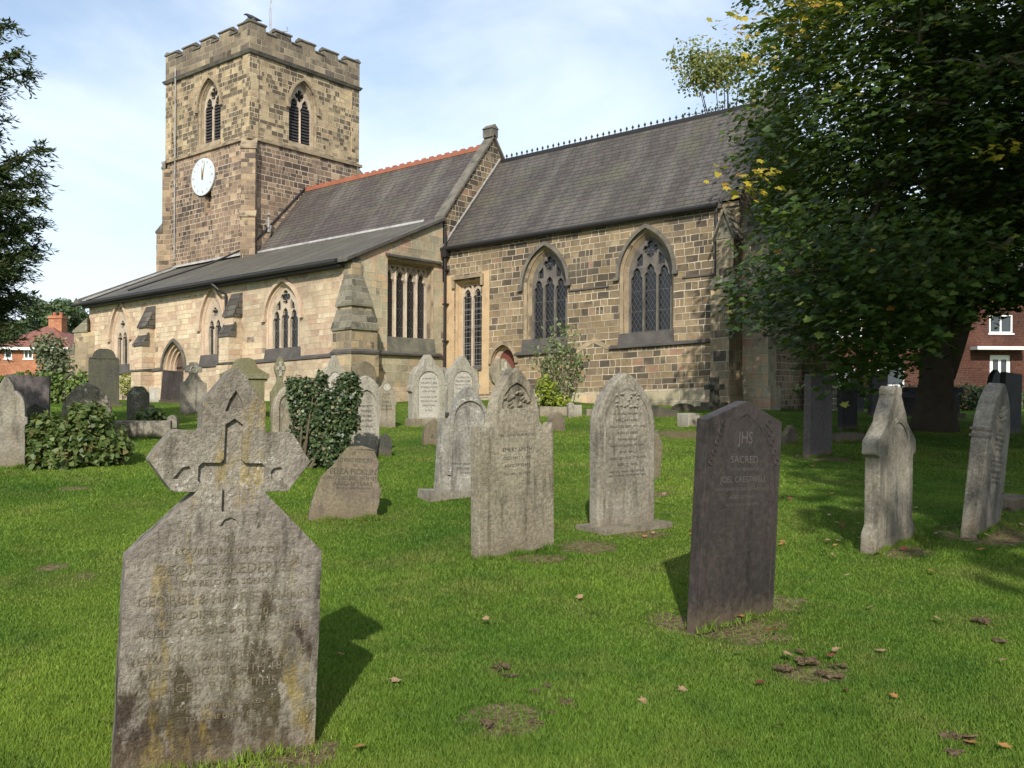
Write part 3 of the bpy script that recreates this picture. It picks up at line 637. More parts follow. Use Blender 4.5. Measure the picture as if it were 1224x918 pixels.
# --- south aisle
EA, XW = 6.35, -36.9
holes = []
WA = ('dressed_pink', 'tracery_pale', 'glass_dim')
holes.append(window(SF(Ya), -24.78, .7, 3.72, 4.8, .98, mats=WA, wall_t=.13, hoodmat='dressed_pink', label='three light window of the aisle nearest the corner buttress'))
holes.append(window(SF(Ya), -28.62, .42, 3.72, 4.75, .95, lights=2, mats=WA, wall_t=.13, hoodmat='dressed_pink', splay=.27, label='two light aisle window beside the downpipe'))
holes.append(window(SF(Ya), -34.6, .4, 3.66, 4.75, .95, lights=2, mats=WA, wall_t=.13, hoodmat='dressed_pink', splay=.27, label='two light aisle window at the west end'))
ad = bpy.data.objects.new('door', None); col.objects.link(ad); ad.parent = church; ad['label'] = 'arched weathered wooden south door of the aisle'
dh = arch_pts(-30.95, .68, 3.35, 1.0, 10, 1.5); di = arch_pts(-30.95, .46, 3.3, .74, 10, 1.5); P = lambda p, t: Vector((p[0], Ya+t, p[1]))
mm = lambda f: [(p[0]+(q[0]-p[0])*f, p[1]+(q[1]-p[1])*f) for p, q in zip(dh, di)]
bm = bmesh.new(); L = [[bm.verts.new(P(p, t)) for p in r] for r, t in ((dh, 0), (dh, .08), (mm(.33), .08), (mm(.36), .2), (mm(.66), .2), (mm(.7), .32), (di, .32), (di, .5))]
for a, b in zip(L, L[1:]):
    for i in range(len(dh)-1): bm.faces.new([a[i], a[i+1], b[i+1], b[i]])
c_obj('door_frame', bm, 'dressed_pink', ad); bm = bmesh.new(); poly(bm, [P(p, .42) for p in di]); c_obj('door_leaf', bm, 'door_wood', ad)
bm = bmesh.new()
for z in (2.4, 3.4): box(bm, -31.38, -30.7, Ya+.39, Ya+.425, z-.03, z+.03)
c_obj('door_hinge', bm, 'iron', ad)
bm = bmesh.new(); i1 = arch_pts(-30.95, .7, 3.3, 1.05, 10); o1 = arch_pts(-30.95, .79, 3.3, 1.17, 10)
for A in range(len(i1)-1): prism(bm, [P(p, .02) for p in (i1[A], i1[A+1], o1[A+1], o1[A])], (0, -.1, 0))
c_obj('hood_mould', bm, 'coping', ad); holes.append(dh)
bm = bmesh.new(); plate(bm, SF(Ya), [(XW, -1), (XW, EA+.05), (Xg, EA+.05), (Xg, -1)], holes, 0, .3, back=False, sides=False, holeside=False)
poly(bm, [(XW, Ya, -1), (XW, 24.9, -1), (XW, 24.9, 8.1), (XW, Ya, EA)]); c_obj('aisle_wall', bm, 'aisle')
eh = window(EF(Xg), 23.42, 1.1, 3.95, 6.42, 0, kind='square', lights=4, mats=('dressed', 'tracery_pale', 'glass_diamond'), hood=False, splay=.06, wall_t=.3, sillmat='coping_grey', stringdrop=.45, label='wide square headed four light window in the aisle end wall')
bm = bmesh.new(); plate(bm, EF(Xg), [(Ya, -1), (Ya, EA+.04), (25.1, 8.16), (25.1, -1)], [eh], 0, .3, back=False, sides=False, holeside=False); c_obj('aisle_end_wall', bm, 'aisle_east')
bm = bmesh.new(); prism(bm, [(Xg+.02, 22.15, 6.62), (Xg-.02, 22.15, 6.72), (Xg+.12, 22.15, 6.66), (Xg+.12, 22.15, 6.6)], (0, 2.75, 0)); c_obj('hood_mould', bm, 'dark_stone')
bm = bmesh.new()
def strs(x0, x1, z=3.37): prism(bm, [(x0, Ya+.02, z+.06), (x0, Ya-.12, z-.02), (x0, Ya-.12, z-.08), (x0, Ya+.02, z-.12)], (x1-x0, 0, 0))
strs(XW, -32.75); strs(-32.2, -31.65); strs(-30.25, -27.5); strs(-26.95, -22.0)
prism(bm, [(Xg-.02, 21.2, 3.5), (Xg+.1, 21.2, 3.42), (Xg+.1, 21.2, 3.36), (Xg-.02, 21.2, 3.33)], (0, 3.75, 0)); c_obj('string_course', bm, 'dark_stone')
bm = bmesh.new(); box(bm, XW, -31.66, Ya-.07, Ya+.02, -1, 3.27); box(bm, -30.24, Xg-.02, Ya-.07, Ya+.02, -1, 3.27); box(bm, Xg-.02, Xg+.06, Ya+.1, 25.0, -1, 2.3); c_obj('plinth', bm, 'aisle')
# buttresses on the aisle wall
for x0, x1 in ((-32.75, -32.2), (-27.5, -26.95)):
    bm = bmesh.new(); box(bm, x0, x1, Ya-.55, Ya+.02, -1, 4.3); box(bm, x0+.02, x1-.02, Ya-.34, Ya+.02, 4.3, 5.0); box(bm, x0-.05, x1+.05, Ya-.62, Ya+.02, -1, 3.27)
    b = c_obj('buttress', bm, 'aisle'); bm = bmesh.new(); slope_cap(bm, x0, x1, Ya-.3, .25, 4.78, 4.32); slope_cap(bm, x0, x1, Ya, .36, 5.85, 5.02)
    prism(bm, [(x0-.06, Ya, 3.4), (x0-.06, Ya-.66, 3.36), (x0-.06, Ya-.66, 3.3), (x0-.06, Ya, 3.25)], (x1-x0+.12, 0, 0)); c_obj('buttress_cap', bm, 'cap_dark', b)
# diagonal corner buttress (SE) and SW
def diag(cx, cy, sx, sy, stages, matw, matc, half=.33):
    """stages: list of (projection, ztop_body, ztop_cap)"""
    d = Vector((sx, sy, 0)).normalized(); t = Vector((-d.y, d.x, 0)); O = Vector((cx, cy, 0)); z0 = -1; bm = bmesh.new(); bc = bmesh.new()
    for k, (p, zb, zc) in enumerate(stages):
        hw = half - .012*k; A = O + d*p
        q = [O-d*.3-t*hw, A-t*hw, A+t*hw, O-d*.3+t*hw]; prism(bm, [Vector((v.x, v.y, z0)) for v in q], (0, 0, zb-z0))
        pn = stages[k+1][0] if k+1 < len(stages) else 0
        B = O + d*(pn-.02); hw2 = hw+.04
        prism(bc, [A+d*.05-t*hw2+Z3*zb, A+d*.05-t*hw2+Z3*(zb+.06), B-t*hw2+Z3*zc, B-t*hw2+Z3*zb], t*(2*hw2)); z0 = zb
    b = c_obj('buttress', bm, matw); c_obj('buttress_cap', bc, matc, b); return b
def pier(bm, p, wx, wy, z0, z1): box(bm, Xg+p-wx, Xg+p, Ya-p, Ya-p+wy, z0, z1)
def hip(bm, a, b, z0, z1):
    r = [[bm.verts.new(q) for q in ((Xg+p-wx, Ya-p, z), (Xg+p, Ya-p, z), (Xg+p, Ya-p+wy, z), (Xg+p-wx, Ya-p+wy, z))] for (p, wx, wy), z in ((a, z0-.07), (a, z0), (b, z1))]
    for u, v in zip(r, r[1:]):
        for i in range(4): bm.faces.new([u[i], u[(i+1) % 4], v[(i+1) % 4], v[i]])
    bm.faces.new(r[0][::-1]); bm.faces.new(r[2])
bm = bmesh.new(); pier(bm, .5, .9, 1.2, -1, 3.36); pier(bm, .45, .85, 1.13, 3.36, 4.1); pier(bm, .3, .66, .86, 4.1, 4.92); pier(bm, .05, .36, .46, 4.9, 6.22)
pb = c_obj('buttress', bm, 'buttress'); bm = bmesh.new(); hip(bm, (.53, .96, 1.26), (.42, .8, 1.1), 3.4, 3.5); c_obj('buttress_cap', bm, 'dark_stone', pb)
bm = bmesh.new(); hip(bm, (.5, .93, 1.22), (.31, .68, .88), 4.14, 4.72); c_obj('buttress_cap', bm, 'cap_slabs', pb)
bm = bmesh.new(); hip(bm, (.36, .74, .95), (.05, .37, .48), 4.9, 5.85); c_obj('buttress_cap', bm, 'cap_slabs', pb)
diag(XW, Ya, -1, -1, [(.9, 3.4, 3.5), (.85, 4.2, 4.7), (.5, 5.1, 5.7)], 'buttress', 'cap_slabs', .33)
bm = bmesh.new(); box(bm, Xg-.36, Xg+.03, Ya-.03, Ya+.35, 5.6, 6.4); c_obj('corner_quoin', bm, 'coping_grey')
# aisle roof: lean-to
asl = (8.2-EA)/(NEY-Ya)
bm = bmesh.new(); roofslab(bm, -37.15, Xg+.1, Ya-.3, EA-.3*asl+.1, NEY-.02, 8.22+.06, .09); c_obj('roof', bm, 'roof_aisle')
bm = bmesh.new(); prism(bm, [(-37.45, Ya-.35, EA-.1), (-37.45, 24.9, 8.14), (-37.45, 24.9, 8.36), (-37.45, Ya-.35, EA+.12)], (.32, 0, 0)); prism(bm, [(-38., 24.95, 8.1), (-38., 28., 9.2), (-38., 28., 9.3), (-38., 24.95, 8.22)], (.3, 0, 0)); c_obj('gable_coping', bm, 'coping')
bm = bmesh.new(); prism(bm, [(-37.1, Ya-.2, EA+.06), (-37.1, 24.85, 8.24), (-37.1, 24.85, 8.3), (-37.1, Ya-.2, EA+.12)], (.28, 0, 0))
prism(bm, [(-37.1, 24.62, 8.2), (-37.1, 24.84, 8.3), (-37.1, 24.84, 8.38), (-37.1, 24.66, 8.24)], (5.0, 0, 0)); prism(bm, [(Xt-.1, NEY-.07, 8.22), (Xt-.1, NEY-.02, 8.33), (Xt-.1, NEY-.03, 8.34), (Xt-.1, NEY-.09, 8.25)], (9.7, 0, 0)); c_obj('flashing', bm, 'lead')
bm = bmesh.new(); tube(bm, [(XW-.6, Ya-.42, EA-.1), (Xg-.3, Ya-.42, EA-.1)], .065, 8); box(bm, XW, Xg-.35, Ya-.32, Ya-.29, EA-.2, EA+.02); box(bm, XW, Xg-.3, Ya-.3, Ya, EA-.24, EA-.18); c_obj('gutter', bm, 'iron')
bm = bmesh.new(); x = XW+.3
while x < Xg-.6: box(bm, x, x+.22, Ya-.02, Ya+.02, EA-.42, EA-.38); x += .36
c_obj('dentils', bm, 'lead')
bm = bmesh.new(); prism(bm, [(Xg+.1, Ya-.32, EA-.1), (Xg+.1, NEY, 8.19), (Xg+.1, NEY, 8.29), (Xg+.1, Ya-.32, EA+.0)], (.04, 0, 0)); c_obj('bargeboard', bm, 'dark_stone')
bm = bmesh.new(); tube(bm, [(-28.1, Ya-.42, 6.2), (-27.85, Ya-.3, 5.95), (-27.72, Ya-.1, 5.8), (-27.72, Ya-.1, 1.5)], .05, 8); c_obj('downpipe', bm, 'iron')
bm = bmesh.new(); tube(bm, [(-33.5, Ya-.35, 6.5), (-32.2, 23.2, 7.72), (Xt+.1, 24.6, 8.45), (Xt+.1, 25.0, 8.7), (Xt+.08, 27.8, 11.5)], .045, 6); c_obj('roof_pipe', bm, 'iron')

# --- tower
TW, TN, Yt = -37.87, 31.06, 24.852; S1, S2, PZ, PT = 13.1, 16.75, 17.68, 18.02
tcx = (Xt+TW)/2; tcy = (Yt+TN)/2
LM = ('dressed', 'dressed', 'louvre')
def belfry(frame, cx, label):
    O, X, Z, N = frame; P = lambda p, t: O + X*p[0] + Z*p[1] + N*t
    out = window(frame, cx, .66, 13.42, 15.0, 1.08, wall_t=.24, splay=.13, lights=2, mats=('dressed', 'tracery_pale', 'painted_void'), sillmat='dressed', hoodmat='dressed', stringdrop=.2, label=label)  # near-black sheet behind the slats paints the unlit belfry inside
    bm = bmesh.new(); z = 13.6
    while z < 15.25:
        for s in (-1, 1):
            a, b = (cx-.61, cx-.035) if s < 0 else (cx+.035, cx+.61)
            prism(bm, [P((a, z+.1), .3), P((a, z), .235), P((a, z-.025), .235), P((a, z+.075), .3)], X*(b-a))
        z += .135
    wv = [o for o in church.children if o.name.startswith('window')][-1]
    c_obj('louvre', bm, 'louvre', wv); return out
h1 = belfry(SF(Yt), -34.72, 'louvred belfry window above the clock'); h2 = belfry(EF(Xt), 27.72, 'louvred belfry window on the east face')
nh = [(-34.95, 10.35), (-34.95, 11.3), (-34.45, 11.3), (-34.45, 10.35)]
bm = bmesh.new(); plate(bm, SF(Yt), [(TW, S1), (TW, S2), (Xt, S2), (Xt, S1)], [h1], 0, .3, back=False, sides=False, holeside=False)
plate(bm, EF(Xt), [(Yt, S1), (Yt, S2), (TN, S2), (TN, S1)], [h2], 0, .3, back=False, sides=False, holeside=False)
poly(bm, [(TW, Yt, S1), (TW, TN, S1), (TW, TN, S2), (TW, Yt, S2)]); poly(bm, [(TW, TN, S1), (Xt, TN, S1), (Xt, TN, S2), (TW, TN, S2)]); c_obj('belfry_wall', bm, 'tower_up')
e = .07; bm = bmesh.new(); plate(bm, SF(Yt-e), [(TW-e, -1), (TW-e, S1), (Xt+e, S1), (Xt+e, -1)], [nh], 0, .3, back=False, sides=False, holeside=False)
poly(bm, [(-34.97, Yt+.2, 10.3), (-34.43, Yt+.2, 10.3), (-34.43, Yt+.2, 11.35), (-34.97, Yt+.2, 11.35)])
box(bm, -34.45, -34.4, Yt-e+.002, Yt+.2, 10.35, 11.3); box(bm, -35.0, -34.95, Yt-e+.002, Yt+.2, 10.35, 11.3); box(bm, -34.96, -34.44, Yt-e+.004, Yt+.2, 10.28, 10.35); box(bm, -34.96, -34.44, Yt-e+.004, Yt+.2, 11.3, 11.36)
for q in ([(Xt+e, Yt-e), (Xt+e, TN+e)], [(Xt+e, TN+e), (TW-e, TN+e)], [(TW-e, TN+e), (TW-e, Yt-e)]): poly(bm, [(*q[0], -1), (*q[1], -1), (*q[1], S1), (*q[0], S1)])
poly(bm, [(TW-e, Yt-e, S1), (Xt+e, Yt-e, S1), (Xt+e, TN+e, S1), (TW-e, TN+e, S1)]); c_obj('tower_wall', bm, 'tower_lo')
def ring(bm, z0, z1, e0, e1):   # sloped band all round the tower
    c = lambda e, z: [(TW-e, Yt-e, z), (Xt+e, Yt-e, z), (Xt+e, TN+e, z), (TW-e, TN+e, z)]
    rings = [[bm.verts.new(p) for p in c(ee, zz)] for ee, zz in ((-.02, z1), (e1, (z0+z1)/2+.02), (e0, z0), (-.02, z0-.02))]
    for a, b in zip(rings, rings[1:]):
        for i in range(4): bm.faces.new([a[i], a[(i+1) % 4], b[(i+1) % 4], b[i]])
bm = bmesh.new(); ring(bm, S1-.07, S1+.13, .16, .16); c_obj('string_course', bm, 'dressed')
bm = bmesh.new(); ring(bm, S2-.1, S2+.12, .1, .17); c_obj('cornice', bm, 'coping')
bm = bmesh.new(); e = .05   # parapet with merlons, hollow
for (a, b, fr) in ((TW-e, Xt+e, 's'), (TW-e, Xt+e, 'n'), (Yt-e, TN+e, 'e'), (Yt-e, TN+e, 'w')):
    if fr in 'ew': a += .004; b -= .004
    Lh = b-a; p = Lh/4.6; mw_ = .6*p; pts = [(a, S2+.05)]
    for k in range(5):
        x0 = a + k*p; pts += [(x0, PZ if k else PT-.08), (x0, PT-.08), (x0+mw_, PT-.08), (x0+mw_, PZ if k < 4 else PT-.08)]
    pts.append((b, S2+.05)); q = [pts[0]]
    for t in pts[1:]:
        if t != q[-1]: q.append(t)
    fr_ = {'s': SF(Yt-e), 'n': (Vector((0, TN+e, 0)), X3, Z3, -Y3), 'e': EF(Xt+e), 'w': (Vector((TW-e, 0, 0)), Y3, Z3, X3)}[fr]
    dd = .0 if fr in 'sn' else .004
    plate(bm, fr_, q, [], dd, .3+dd)
c_obj('parapet', bm, 'parapet')
bm = bmesh.new()
for (a, b, fr) in ((TW-e, Xt+e, 's'), (TW-e, Xt+e, 'n'), (Yt-e, TN+e, 'e'), (Yt-e, TN+e, 'w')):
    p = (b-a)/4.6; mw_ = .6*p
    fr_ = {'s': SF(Yt-e), 'n': (Vector((0, TN+e, 0)), X3, Z3, -Y3), 'e': EF(Xt+e), 'w': (Vector((TW-e, 0, 0)), Y3, Z3, X3)}[fr]; O, X, Z, N = fr_
    P = lambda q, t: O + X*q[0] + Z*q[1] + N*t
    for k in range(5):
        x0 = a+k*p-.04; x1 = x0+mw_+.08; dz = .003 if fr in 'sn' else 0
        prism(bm, [P((x0, PT-.08+dz), -.05), P((x0, PT-.02), -.05), P((x0, PT+.08), .12), P((x0, PT-.0), .36), P((x0, PT-.08+dz), .36)], X*(x1-x0))
        if k < 4: prism(bm, [P((x1-.04, PZ+.002), -.05), P((x1-.04, PZ+.06), -.05), P((x1-.04, PZ+.1), .12), P((x1-.04, PZ+.0), .34)], X*(p-mw_))
c_obj('parapet_coping', bm, 'coping'); bm = bmesh.new(); poly(bm, [(TW, Yt, S2+.2), (Xt, Yt, S2+.2), (Xt, TN, S2+.2), (TW, TN, S2+.2)]); c_obj('roof', bm, 'lead')
# pilaster strips at the corners and diagonal buttresses
bm = bmesh.new()
for (cx_, cy_) in ((Xt, Yt), (TW, Yt), (Xt, TN)):
    sx = -1 if cx_ == Xt else 1; sy = 1 if cy_ == Yt else -1
    x0, x1 = sorted((cx_-sx*.045, cx_+sx*.42)); y0, y1 = sorted((cy_-sy*.045, cy_+sy*.42)); box(bm, x0, x1, y0, y1, S1+.1, S2-.12)
c_obj('corner_quoin', bm, 'tower_up')
diag(Xt, Yt, 1, -1, [(.5, 9.7, 10.0), (.4, 12.55, 13.1)], 'tower_mid', 'dressed', .3)
diag(TW, Yt, -1, -1, [(.36, 9.85, 10.3), (.12, 12.75, 13.1)], 'tower_mid', 'coping', .34)
diag(Xt, TN, 1, 1, [(.5, 12.3, 13.0)], 'tower_lo', 'coping', .3)
# clock
clx, clz, clr = -34.96, 11.95, .81
clk = bpy.data.objects.new('clock', None); col.objects.link(clk); clk.parent = church; clk['label'] = 'pale blue round clock face with gilt hands near five to twelve'
bm = bmesh.new(); prism(bm, [(x, Yt-.1, z) for x, z in circle_pts(clx, clz, clr, 40)], (0, -.06, 0)); c_obj('clock_face', bm, 'clock', clk)
bm = bmesh.new()
for k in range(12):
    a = k*math.pi/6; d = Vector((math.sin(a), 0, math.cos(a))); t = Vector((math.cos(a), 0, -math.sin(a))); c = Vector((clx, Yt-.164, clz)) + d*.66
    for s in ((-.03, .0, .03) if k % 3 == 0 else (-.015, .015)): prism(bm, [c+t*(s-.006)-d*.06, c+t*(s+.006)-d*.06, c+t*(s+.006)+d*.06, c+t*(s-.006)+d*.06], (0, .004, 0))
c_obj('clock_numeral', bm, 'gold', clk)
bm = bmesh.new()
for ang, ln, wd in ((R_(15), .7, .035), (R_(-8), .46, .05)):
    d = Vector((math.sin(ang), 0, math.cos(ang))); t = Vector((math.cos(ang), 0, -math.sin(ang))); c = Vector((clx, Yt-.185, clz)); prism(bm, [c-t*wd*.6-d*.12, c+t*wd*.6-d*.12, c+t*wd, c+d*ln, c-t*wd], (0, .008, 0))
c_obj('clock_hand', bm, 'gold', clk)
bm = bmesh.new(); tube(bm, [(-37.05, Yt-.13, 17.2), (-37.05, Yt-.13, 13.0), (-37.05, Yt-.14, 8.6)], .03, 6); c_obj('lightning_conductor', bm, 'lead')
bm = bmesh.new(); box(bm, Xt+.05, Xt+.35, 25.55, 25.6, 9.55, 9.6); tube(bm, [(Xt+.35, 25.58, 9.4), (Xt+.35, 25.58, 9.85), (Xt+.45, 25.5, 9.95)], .05, 6); tube(bm, [(Xt+.35, 25.58, 9.2), (Xt+.3, 25.7, 9.5)], .07, 6); c_obj('floodlight', bm, 'lead')
# weather vane
bm = bmesh.new(); vx, vy = Xt-.25, Yt+1.25
for dx in (-.05, .05): tube(bm, [(vx+dx, vy, 17.), (vx+dx, vy, 18.9), (vx, vy, 19.05)], .016, 6)
tube(bm, [(vx, vy, 19.0), (vx, vy, 20.4)], .018, 6); tube(bm, [(vx-.05, vy, 18.3), (vx+.05, vy, 18.3)], .012, 6); tube(bm, [(vx-.15, vy, 17.98), (vx+.55, vy+.5, 18.02), (vx+.6, vy+.4, 18.15)], .018, 6)
prism(bm, [(vx-.03, vy, 19.15), (vx+.07, vy, 19.25), (vx+.03, vy, 19.45), (vx+.1, vy, 19.6), (vx, vy, 19.7), (vx-.1, vy, 19.5), (vx-.02, vy, 19.35)], (0, .015, 0)); c_obj('weather_vane', bm, 'lead')

# ------------------------------------------------------------------ gravestones
def densify(pts, step=.05, jit=.0):
    out = []
    for a, b in zip(pts, pts[1:]+pts[:1]):
        L = math.hypot(b[0]-a[0], b[1]-a[1]); n = max(1, int(L/step))
        for i in range(n): out.append((a[0]+(b[0]-a[0])*i/n, a[1]+(b[1]-a[1])*i/n))
    if jit: out = [(x+random.uniform(-jit, jit), z+random.uniform(-jit, jit)) if z > .05 else (x, z) for x, z in out]
    return out
def mir(half, W, H):
    """half outline from the foot on the right up to the top centre, unit coordinates -> full CCW outline, feet buried"""
    r = [(x*W/2, z*H) for x, z in half]; l = [(-x, z) for x, z in r[::-1] if x > 1e-6]
    return [(-r[0][0], -.25), (r[0][0], -.25)] + r + l
def arcs(x0, z0, x1, z1, b, n=6, asp=1.):
    """n points on an arc from (x0,z0) to (x1,z1), bulge b (fraction of chord, + = to the right of travel)"""
    out = []; dx, dz = (x1-x0)*asp, z1-z0
    for i in range(1, n+1):
        t = i/n; k = 4*b*t*(1-t); out.append((x0+(x1-x0)*t + k*dz/asp, z0+(z1-z0)*t - k*dx))
    return out
def P_gothic(W, H, zs=.7, b=.16): return mir([(1, 0), (1, zs)] + arcs(1, zs, 0, 1, b, 9, W/2/H), W, H)
def P_round(W, H, zs=None):
    zs = zs or 1-W/2/H; return mir([(1, 0), (1, zs)] + [(math.cos(a), zs+(1-zs)*math.sin(a)) for a in np.linspace(0, math.pi/2, 9)[1:]], W, H)
def P_flat(W, H): return mir([(1, 0), (1, 1), (0, 1)], W, H)
def P_gable(W, H, zs=.86): return mir([(1, 0), (1, zs), (0, 1)], W, H)
def P_ogee(W, H): return mir([(1, 0), (1, .8), (.97, .82)] + arcs(.97, .82, .72, .9, -.15, 4, W/2/H) + arcs(.72, .9, 0, 1, .2, 7, W/2/H), W, H)
def P_shoulder(W, H): return mir([(1, 0), (1.0, .64), (.97, .70), (.84, .645), (.72, .64), (.66, .69), (.60, .72)] + arcs(.60, .72, 0.04, .995, .12, 7, W/2/H) + [(0, 1)], W, H)
def P_tudor(W, H): return mir([(1, 0), (1, .46), (1.12, .48), (1.12, .54), (1.0, .56), (.97, .66)] + arcs(.97, .66, .55, .84, .12, 4, W/2/H) + [(.46, .84), (.34, .91), (.12, .985), (.1, 1), (0, 1)], W, H)
def P_wheel(W, H): return mir([(1, 0), (1, .6)] + arcs(1, .6, .48, .7, -.12, 4, W/2/H) + arcs(.48, .7, .3, .8, -.1, 3, W/2/H) + [(.62, .8)] + arcs(.62, .8, .62, .9, .35, 3) + [(.4, .9), (.34, .93)] + arcs(.34, .93, 0, 1, .35, 4, W/2/H), W, H)
def P_fore(W, H):
    h = [(1, 0), (.99, .515), (.985, .525), (.40, .668), (.37, .675), (.35, .684), (.57, .684), (.60, .69), (.81, .76), (.81, .767), (.62, .834), (.58, .84), (.335, .838), (.325, .845), (.32, .912), (.06, .993), (.02, 1.), (0, 1.)]
    return mir(h, W, H)
def P_finial(W, H): return mir([(1, 0), (.98, .1), (.84, .15), (.84, .56), (1.0, .58), (.98, .66), (.5, .78), (.46, .82), (.2, .94), (.22, .95), (.22, .985), (.14, 1), (0, 1)], W, H)
def P_cross(W, H): return mir([(1, 0), (1, .06), (.72, .1), (.42, .14), (.33, .2), (.25, .62), (.78, .62), (.78, .78), (.24, .79), (.22, 1), (0, 1)], W, H)
def P_wheelcross(W, H): return mir([(.3, 0), (.3, .35), (.62, .42)] + arcs(.62, .42, 1, .68, .1, 3) + arcs(1, .68, .6, .93, .15, 3) + arcs(.6, .93, 0, 1, .1, 3), W, H)
def P_diamond(W, H): return mir([(1, 0), (1, .42), (.8, .46), (.45, .56), (.3, .6), (.32, .66), (.6, .8), (.62, .83), (.2, .97), (0, 1)], W, H)
def P_pediment(W, H): return mir([(.86, 0), (.86, .6), (1, .62), (1, .74), (.84, .78), (.66, .82)] + arcs(.66, .82, .48, .9, -.1, 3) + arcs(.48, .9, 0, 1, .2, 6, W/2/H), W, H)
def sc(pts, f, dz=0, fz=None): return [(x*f, z*(fz or f)+dz) for x, z in pts]

def letters(root, lines, mt, yf, W, name='inscription', ext=.0015, width=.8):
    """lines: (text, z_centre, cap height[, max width fraction]); centred lettering standing just proud of the face"""
    bm = bmesh.new()
    for L in lines:
        txt, z, hgt = L[:3]; wf = L[3] if len(L) > 3 else width; xo = L[4] if len(L) > 4 else 0
        cu = bpy.data.curves.new('t', 'FONT'); cu.body = txt; cu.size = hgt*1.4; cu.align_x = 'CENTER'; cu.resolution_u = 2; cu.offset = .0
        ob = bpy.data.objects.new('t', cu); col.objects.link(ob); dg = bpy.context.evaluated_depsgraph_get(); me = bpy.data.meshes.new_from_object(ob.evaluated_get(dg))
        xs = [v.co.x for v in me.vertices]
        if xs:
            s = min(1.15, W*wf/(max(xs)-min(xs)+1e-6)); tmp = bmesh.new(); tmp.from_mesh(me)
            vs = {}
            fs = list(tmp.faces)
            for f in fs:
                nv = [bm.verts.new((v.co.x*s+xo, yf-ext, v.co.y+z-hgt/2)) for v in f.verts]
                try: bm.faces.new(nv)
                except ValueError: pass
            if ext > .002:
                for ed in [e_ for e_ in tmp.edges if len(e_.link_faces) == 1]:
                    a, b = [v.co for v in ed.verts]
                    bm.faces.new([bm.verts.new((q.x*s+xo, y_, q.y+z-hgt/2)) for q, y_ in ((a, yf-ext), (b, yf-ext), (b, yf), (a, yf))])
            tmp.free()
        bpy.data.objects.remove(ob); bpy.data.curves.remove(cu); bpy.data.meshes.remove(me)
    return obj(name, bm, mt, root, uv=False)
STONES = []; TUFT = []
def place(px, py, pw, ph, psi, d=None):
    if d is None: p, d = onground(px, py)
    else: q = atdepth(px, py, d); p = Vector((q.x, q.y, q.z))
    cx = (px-612)/F; c, s = math.cos(R_(psi)), math.sin(R_(psi))
    W = pw*d/(F*abs(c-cx*s)); H = ph*d/F
    return p, d, W, H
def stone(name, px, py, pw, ph, psi, prof, T, mt, label, cat='headstone', lean=0, tilt=0, holes=None, recess=None, rough=.0, d=None, bev=.008, group=None, kw={}):
    p, d, W, H = place(px, py, pw, ph, psi, d); TUFT.append((p.x, p.y, d, W, T, R_(36.35+psi))); STONES.append((name, px, py, round(d, 1), round(W, 2), round(H, 2), label[:40]))
    pts = densify(prof(W, H, **kw), .04 if d < 12 else .2, rough)
    bm = bmesh.new(); rec = recess(W, H) if recess else []
    plate(bm, (Vector((0, 0, 0)), X3, Z3, Y3), pts, [], -T/2, T/2, recess=rec)
    o = obj(name, bm, mt); tag(o, label, cat, group)
    o.location = p; o.rotation_euler = (R_(tilt), R_(lean), R_(36.35+psi))
    if bev:
        b = o.modifiers.new('bevel', 'BEVEL'); b.width = bev; b.segments = 2; b.limit_method = 'ANGLE'; b.angle_limit = R_(35)
    return o, W, H, d
def add(root, name, mt, fn, label=None):
    bm = bmesh.new(); fn(bm); o = obj(name, bm, mt, root)
    if label: o['label'] = label
    return o
def frame_arch(bm, W, H, T, a, zs, rise, wd, foot=.0, proud=.012, y=None):
    """raised arch moulding on the face"""
    y = -T/2 if y is None else y
    o1 = arch_pts(0, a, zs, rise, 8, foot); i1 = arch_pts(0, a-wd, zs, rise-wd, 8, foot)
    for k in range(len(o1)-1): prism(bm, [(q[0], y+.002, q[1]) for q in (i1[k], i1[k+1], o1[k+1], o1[k])], (0, -proud, 0))

# 1 the big cross-headed stone in front
def rec_fore(W, H):
    w = W/2; c = []
    v0, v1, a = .632*H, .872*H, .045*W; h0, h1, b = .702*H, .757*H, .17*W
    r = .014
    cross = [(-a, v0), (a, v0), (a, h0-r), (a+r, h0), (b-r, h0), (b, h0+r), (b, h1-r), (b-r, h1), (a+r, h1), (a, h1+r), (a, v1-.025), (0, v1), (-a, v1-.025), (-a, h1+r), (-a-r, h1), (-b+r, h1), (-b, h1-r), (-b, h0+r), (-b+r, h0), (-a-r, h0), (-a, h0-r)]
    td = lambda cx, cz, sx, sz, k=0: [(cx+sx*math.cos(t), cz+sz*math.sin(t)*(1-.3*math.cos(t)*k)) for t in np.linspace(0, 2*math.pi, 11)[:-1]]
    return [(cross, .022), ([(-.05*W, .89*H), (.045*W, .892*H), (.035*W, .915*H), (0, .945*H), (-.03*W, .92*H)], .018), ([(.205*W, .716*H), (.235*W, .72*H), (.262*W, .742*H), (.25*W, .748*H), (.215*W, .746*H), (.2*W, .735*H)], .016), ([(-.29*W, .716*H), (-.26*W, .715*H), (-.205*W, .74*H), (-.215*W, .748*H), (-.25*W, .744*H)], .016), ([(-.05*W, .595*H), (.05*W, .595*H), (.03*W, .612*H), (0, .618*H), (-.03*W, .612*H)], .012)]
o, W, H, d = stone('headstone', 258, 905, 237, 463, 27, P_fore, .13, 'g_fore', 'large worn gritstone headstone with a carved cross head and yellow lichen, closest to the viewer', rough=.002, recess=rec_fore, bev=.009, lean=2.6, tilt=-1.5)
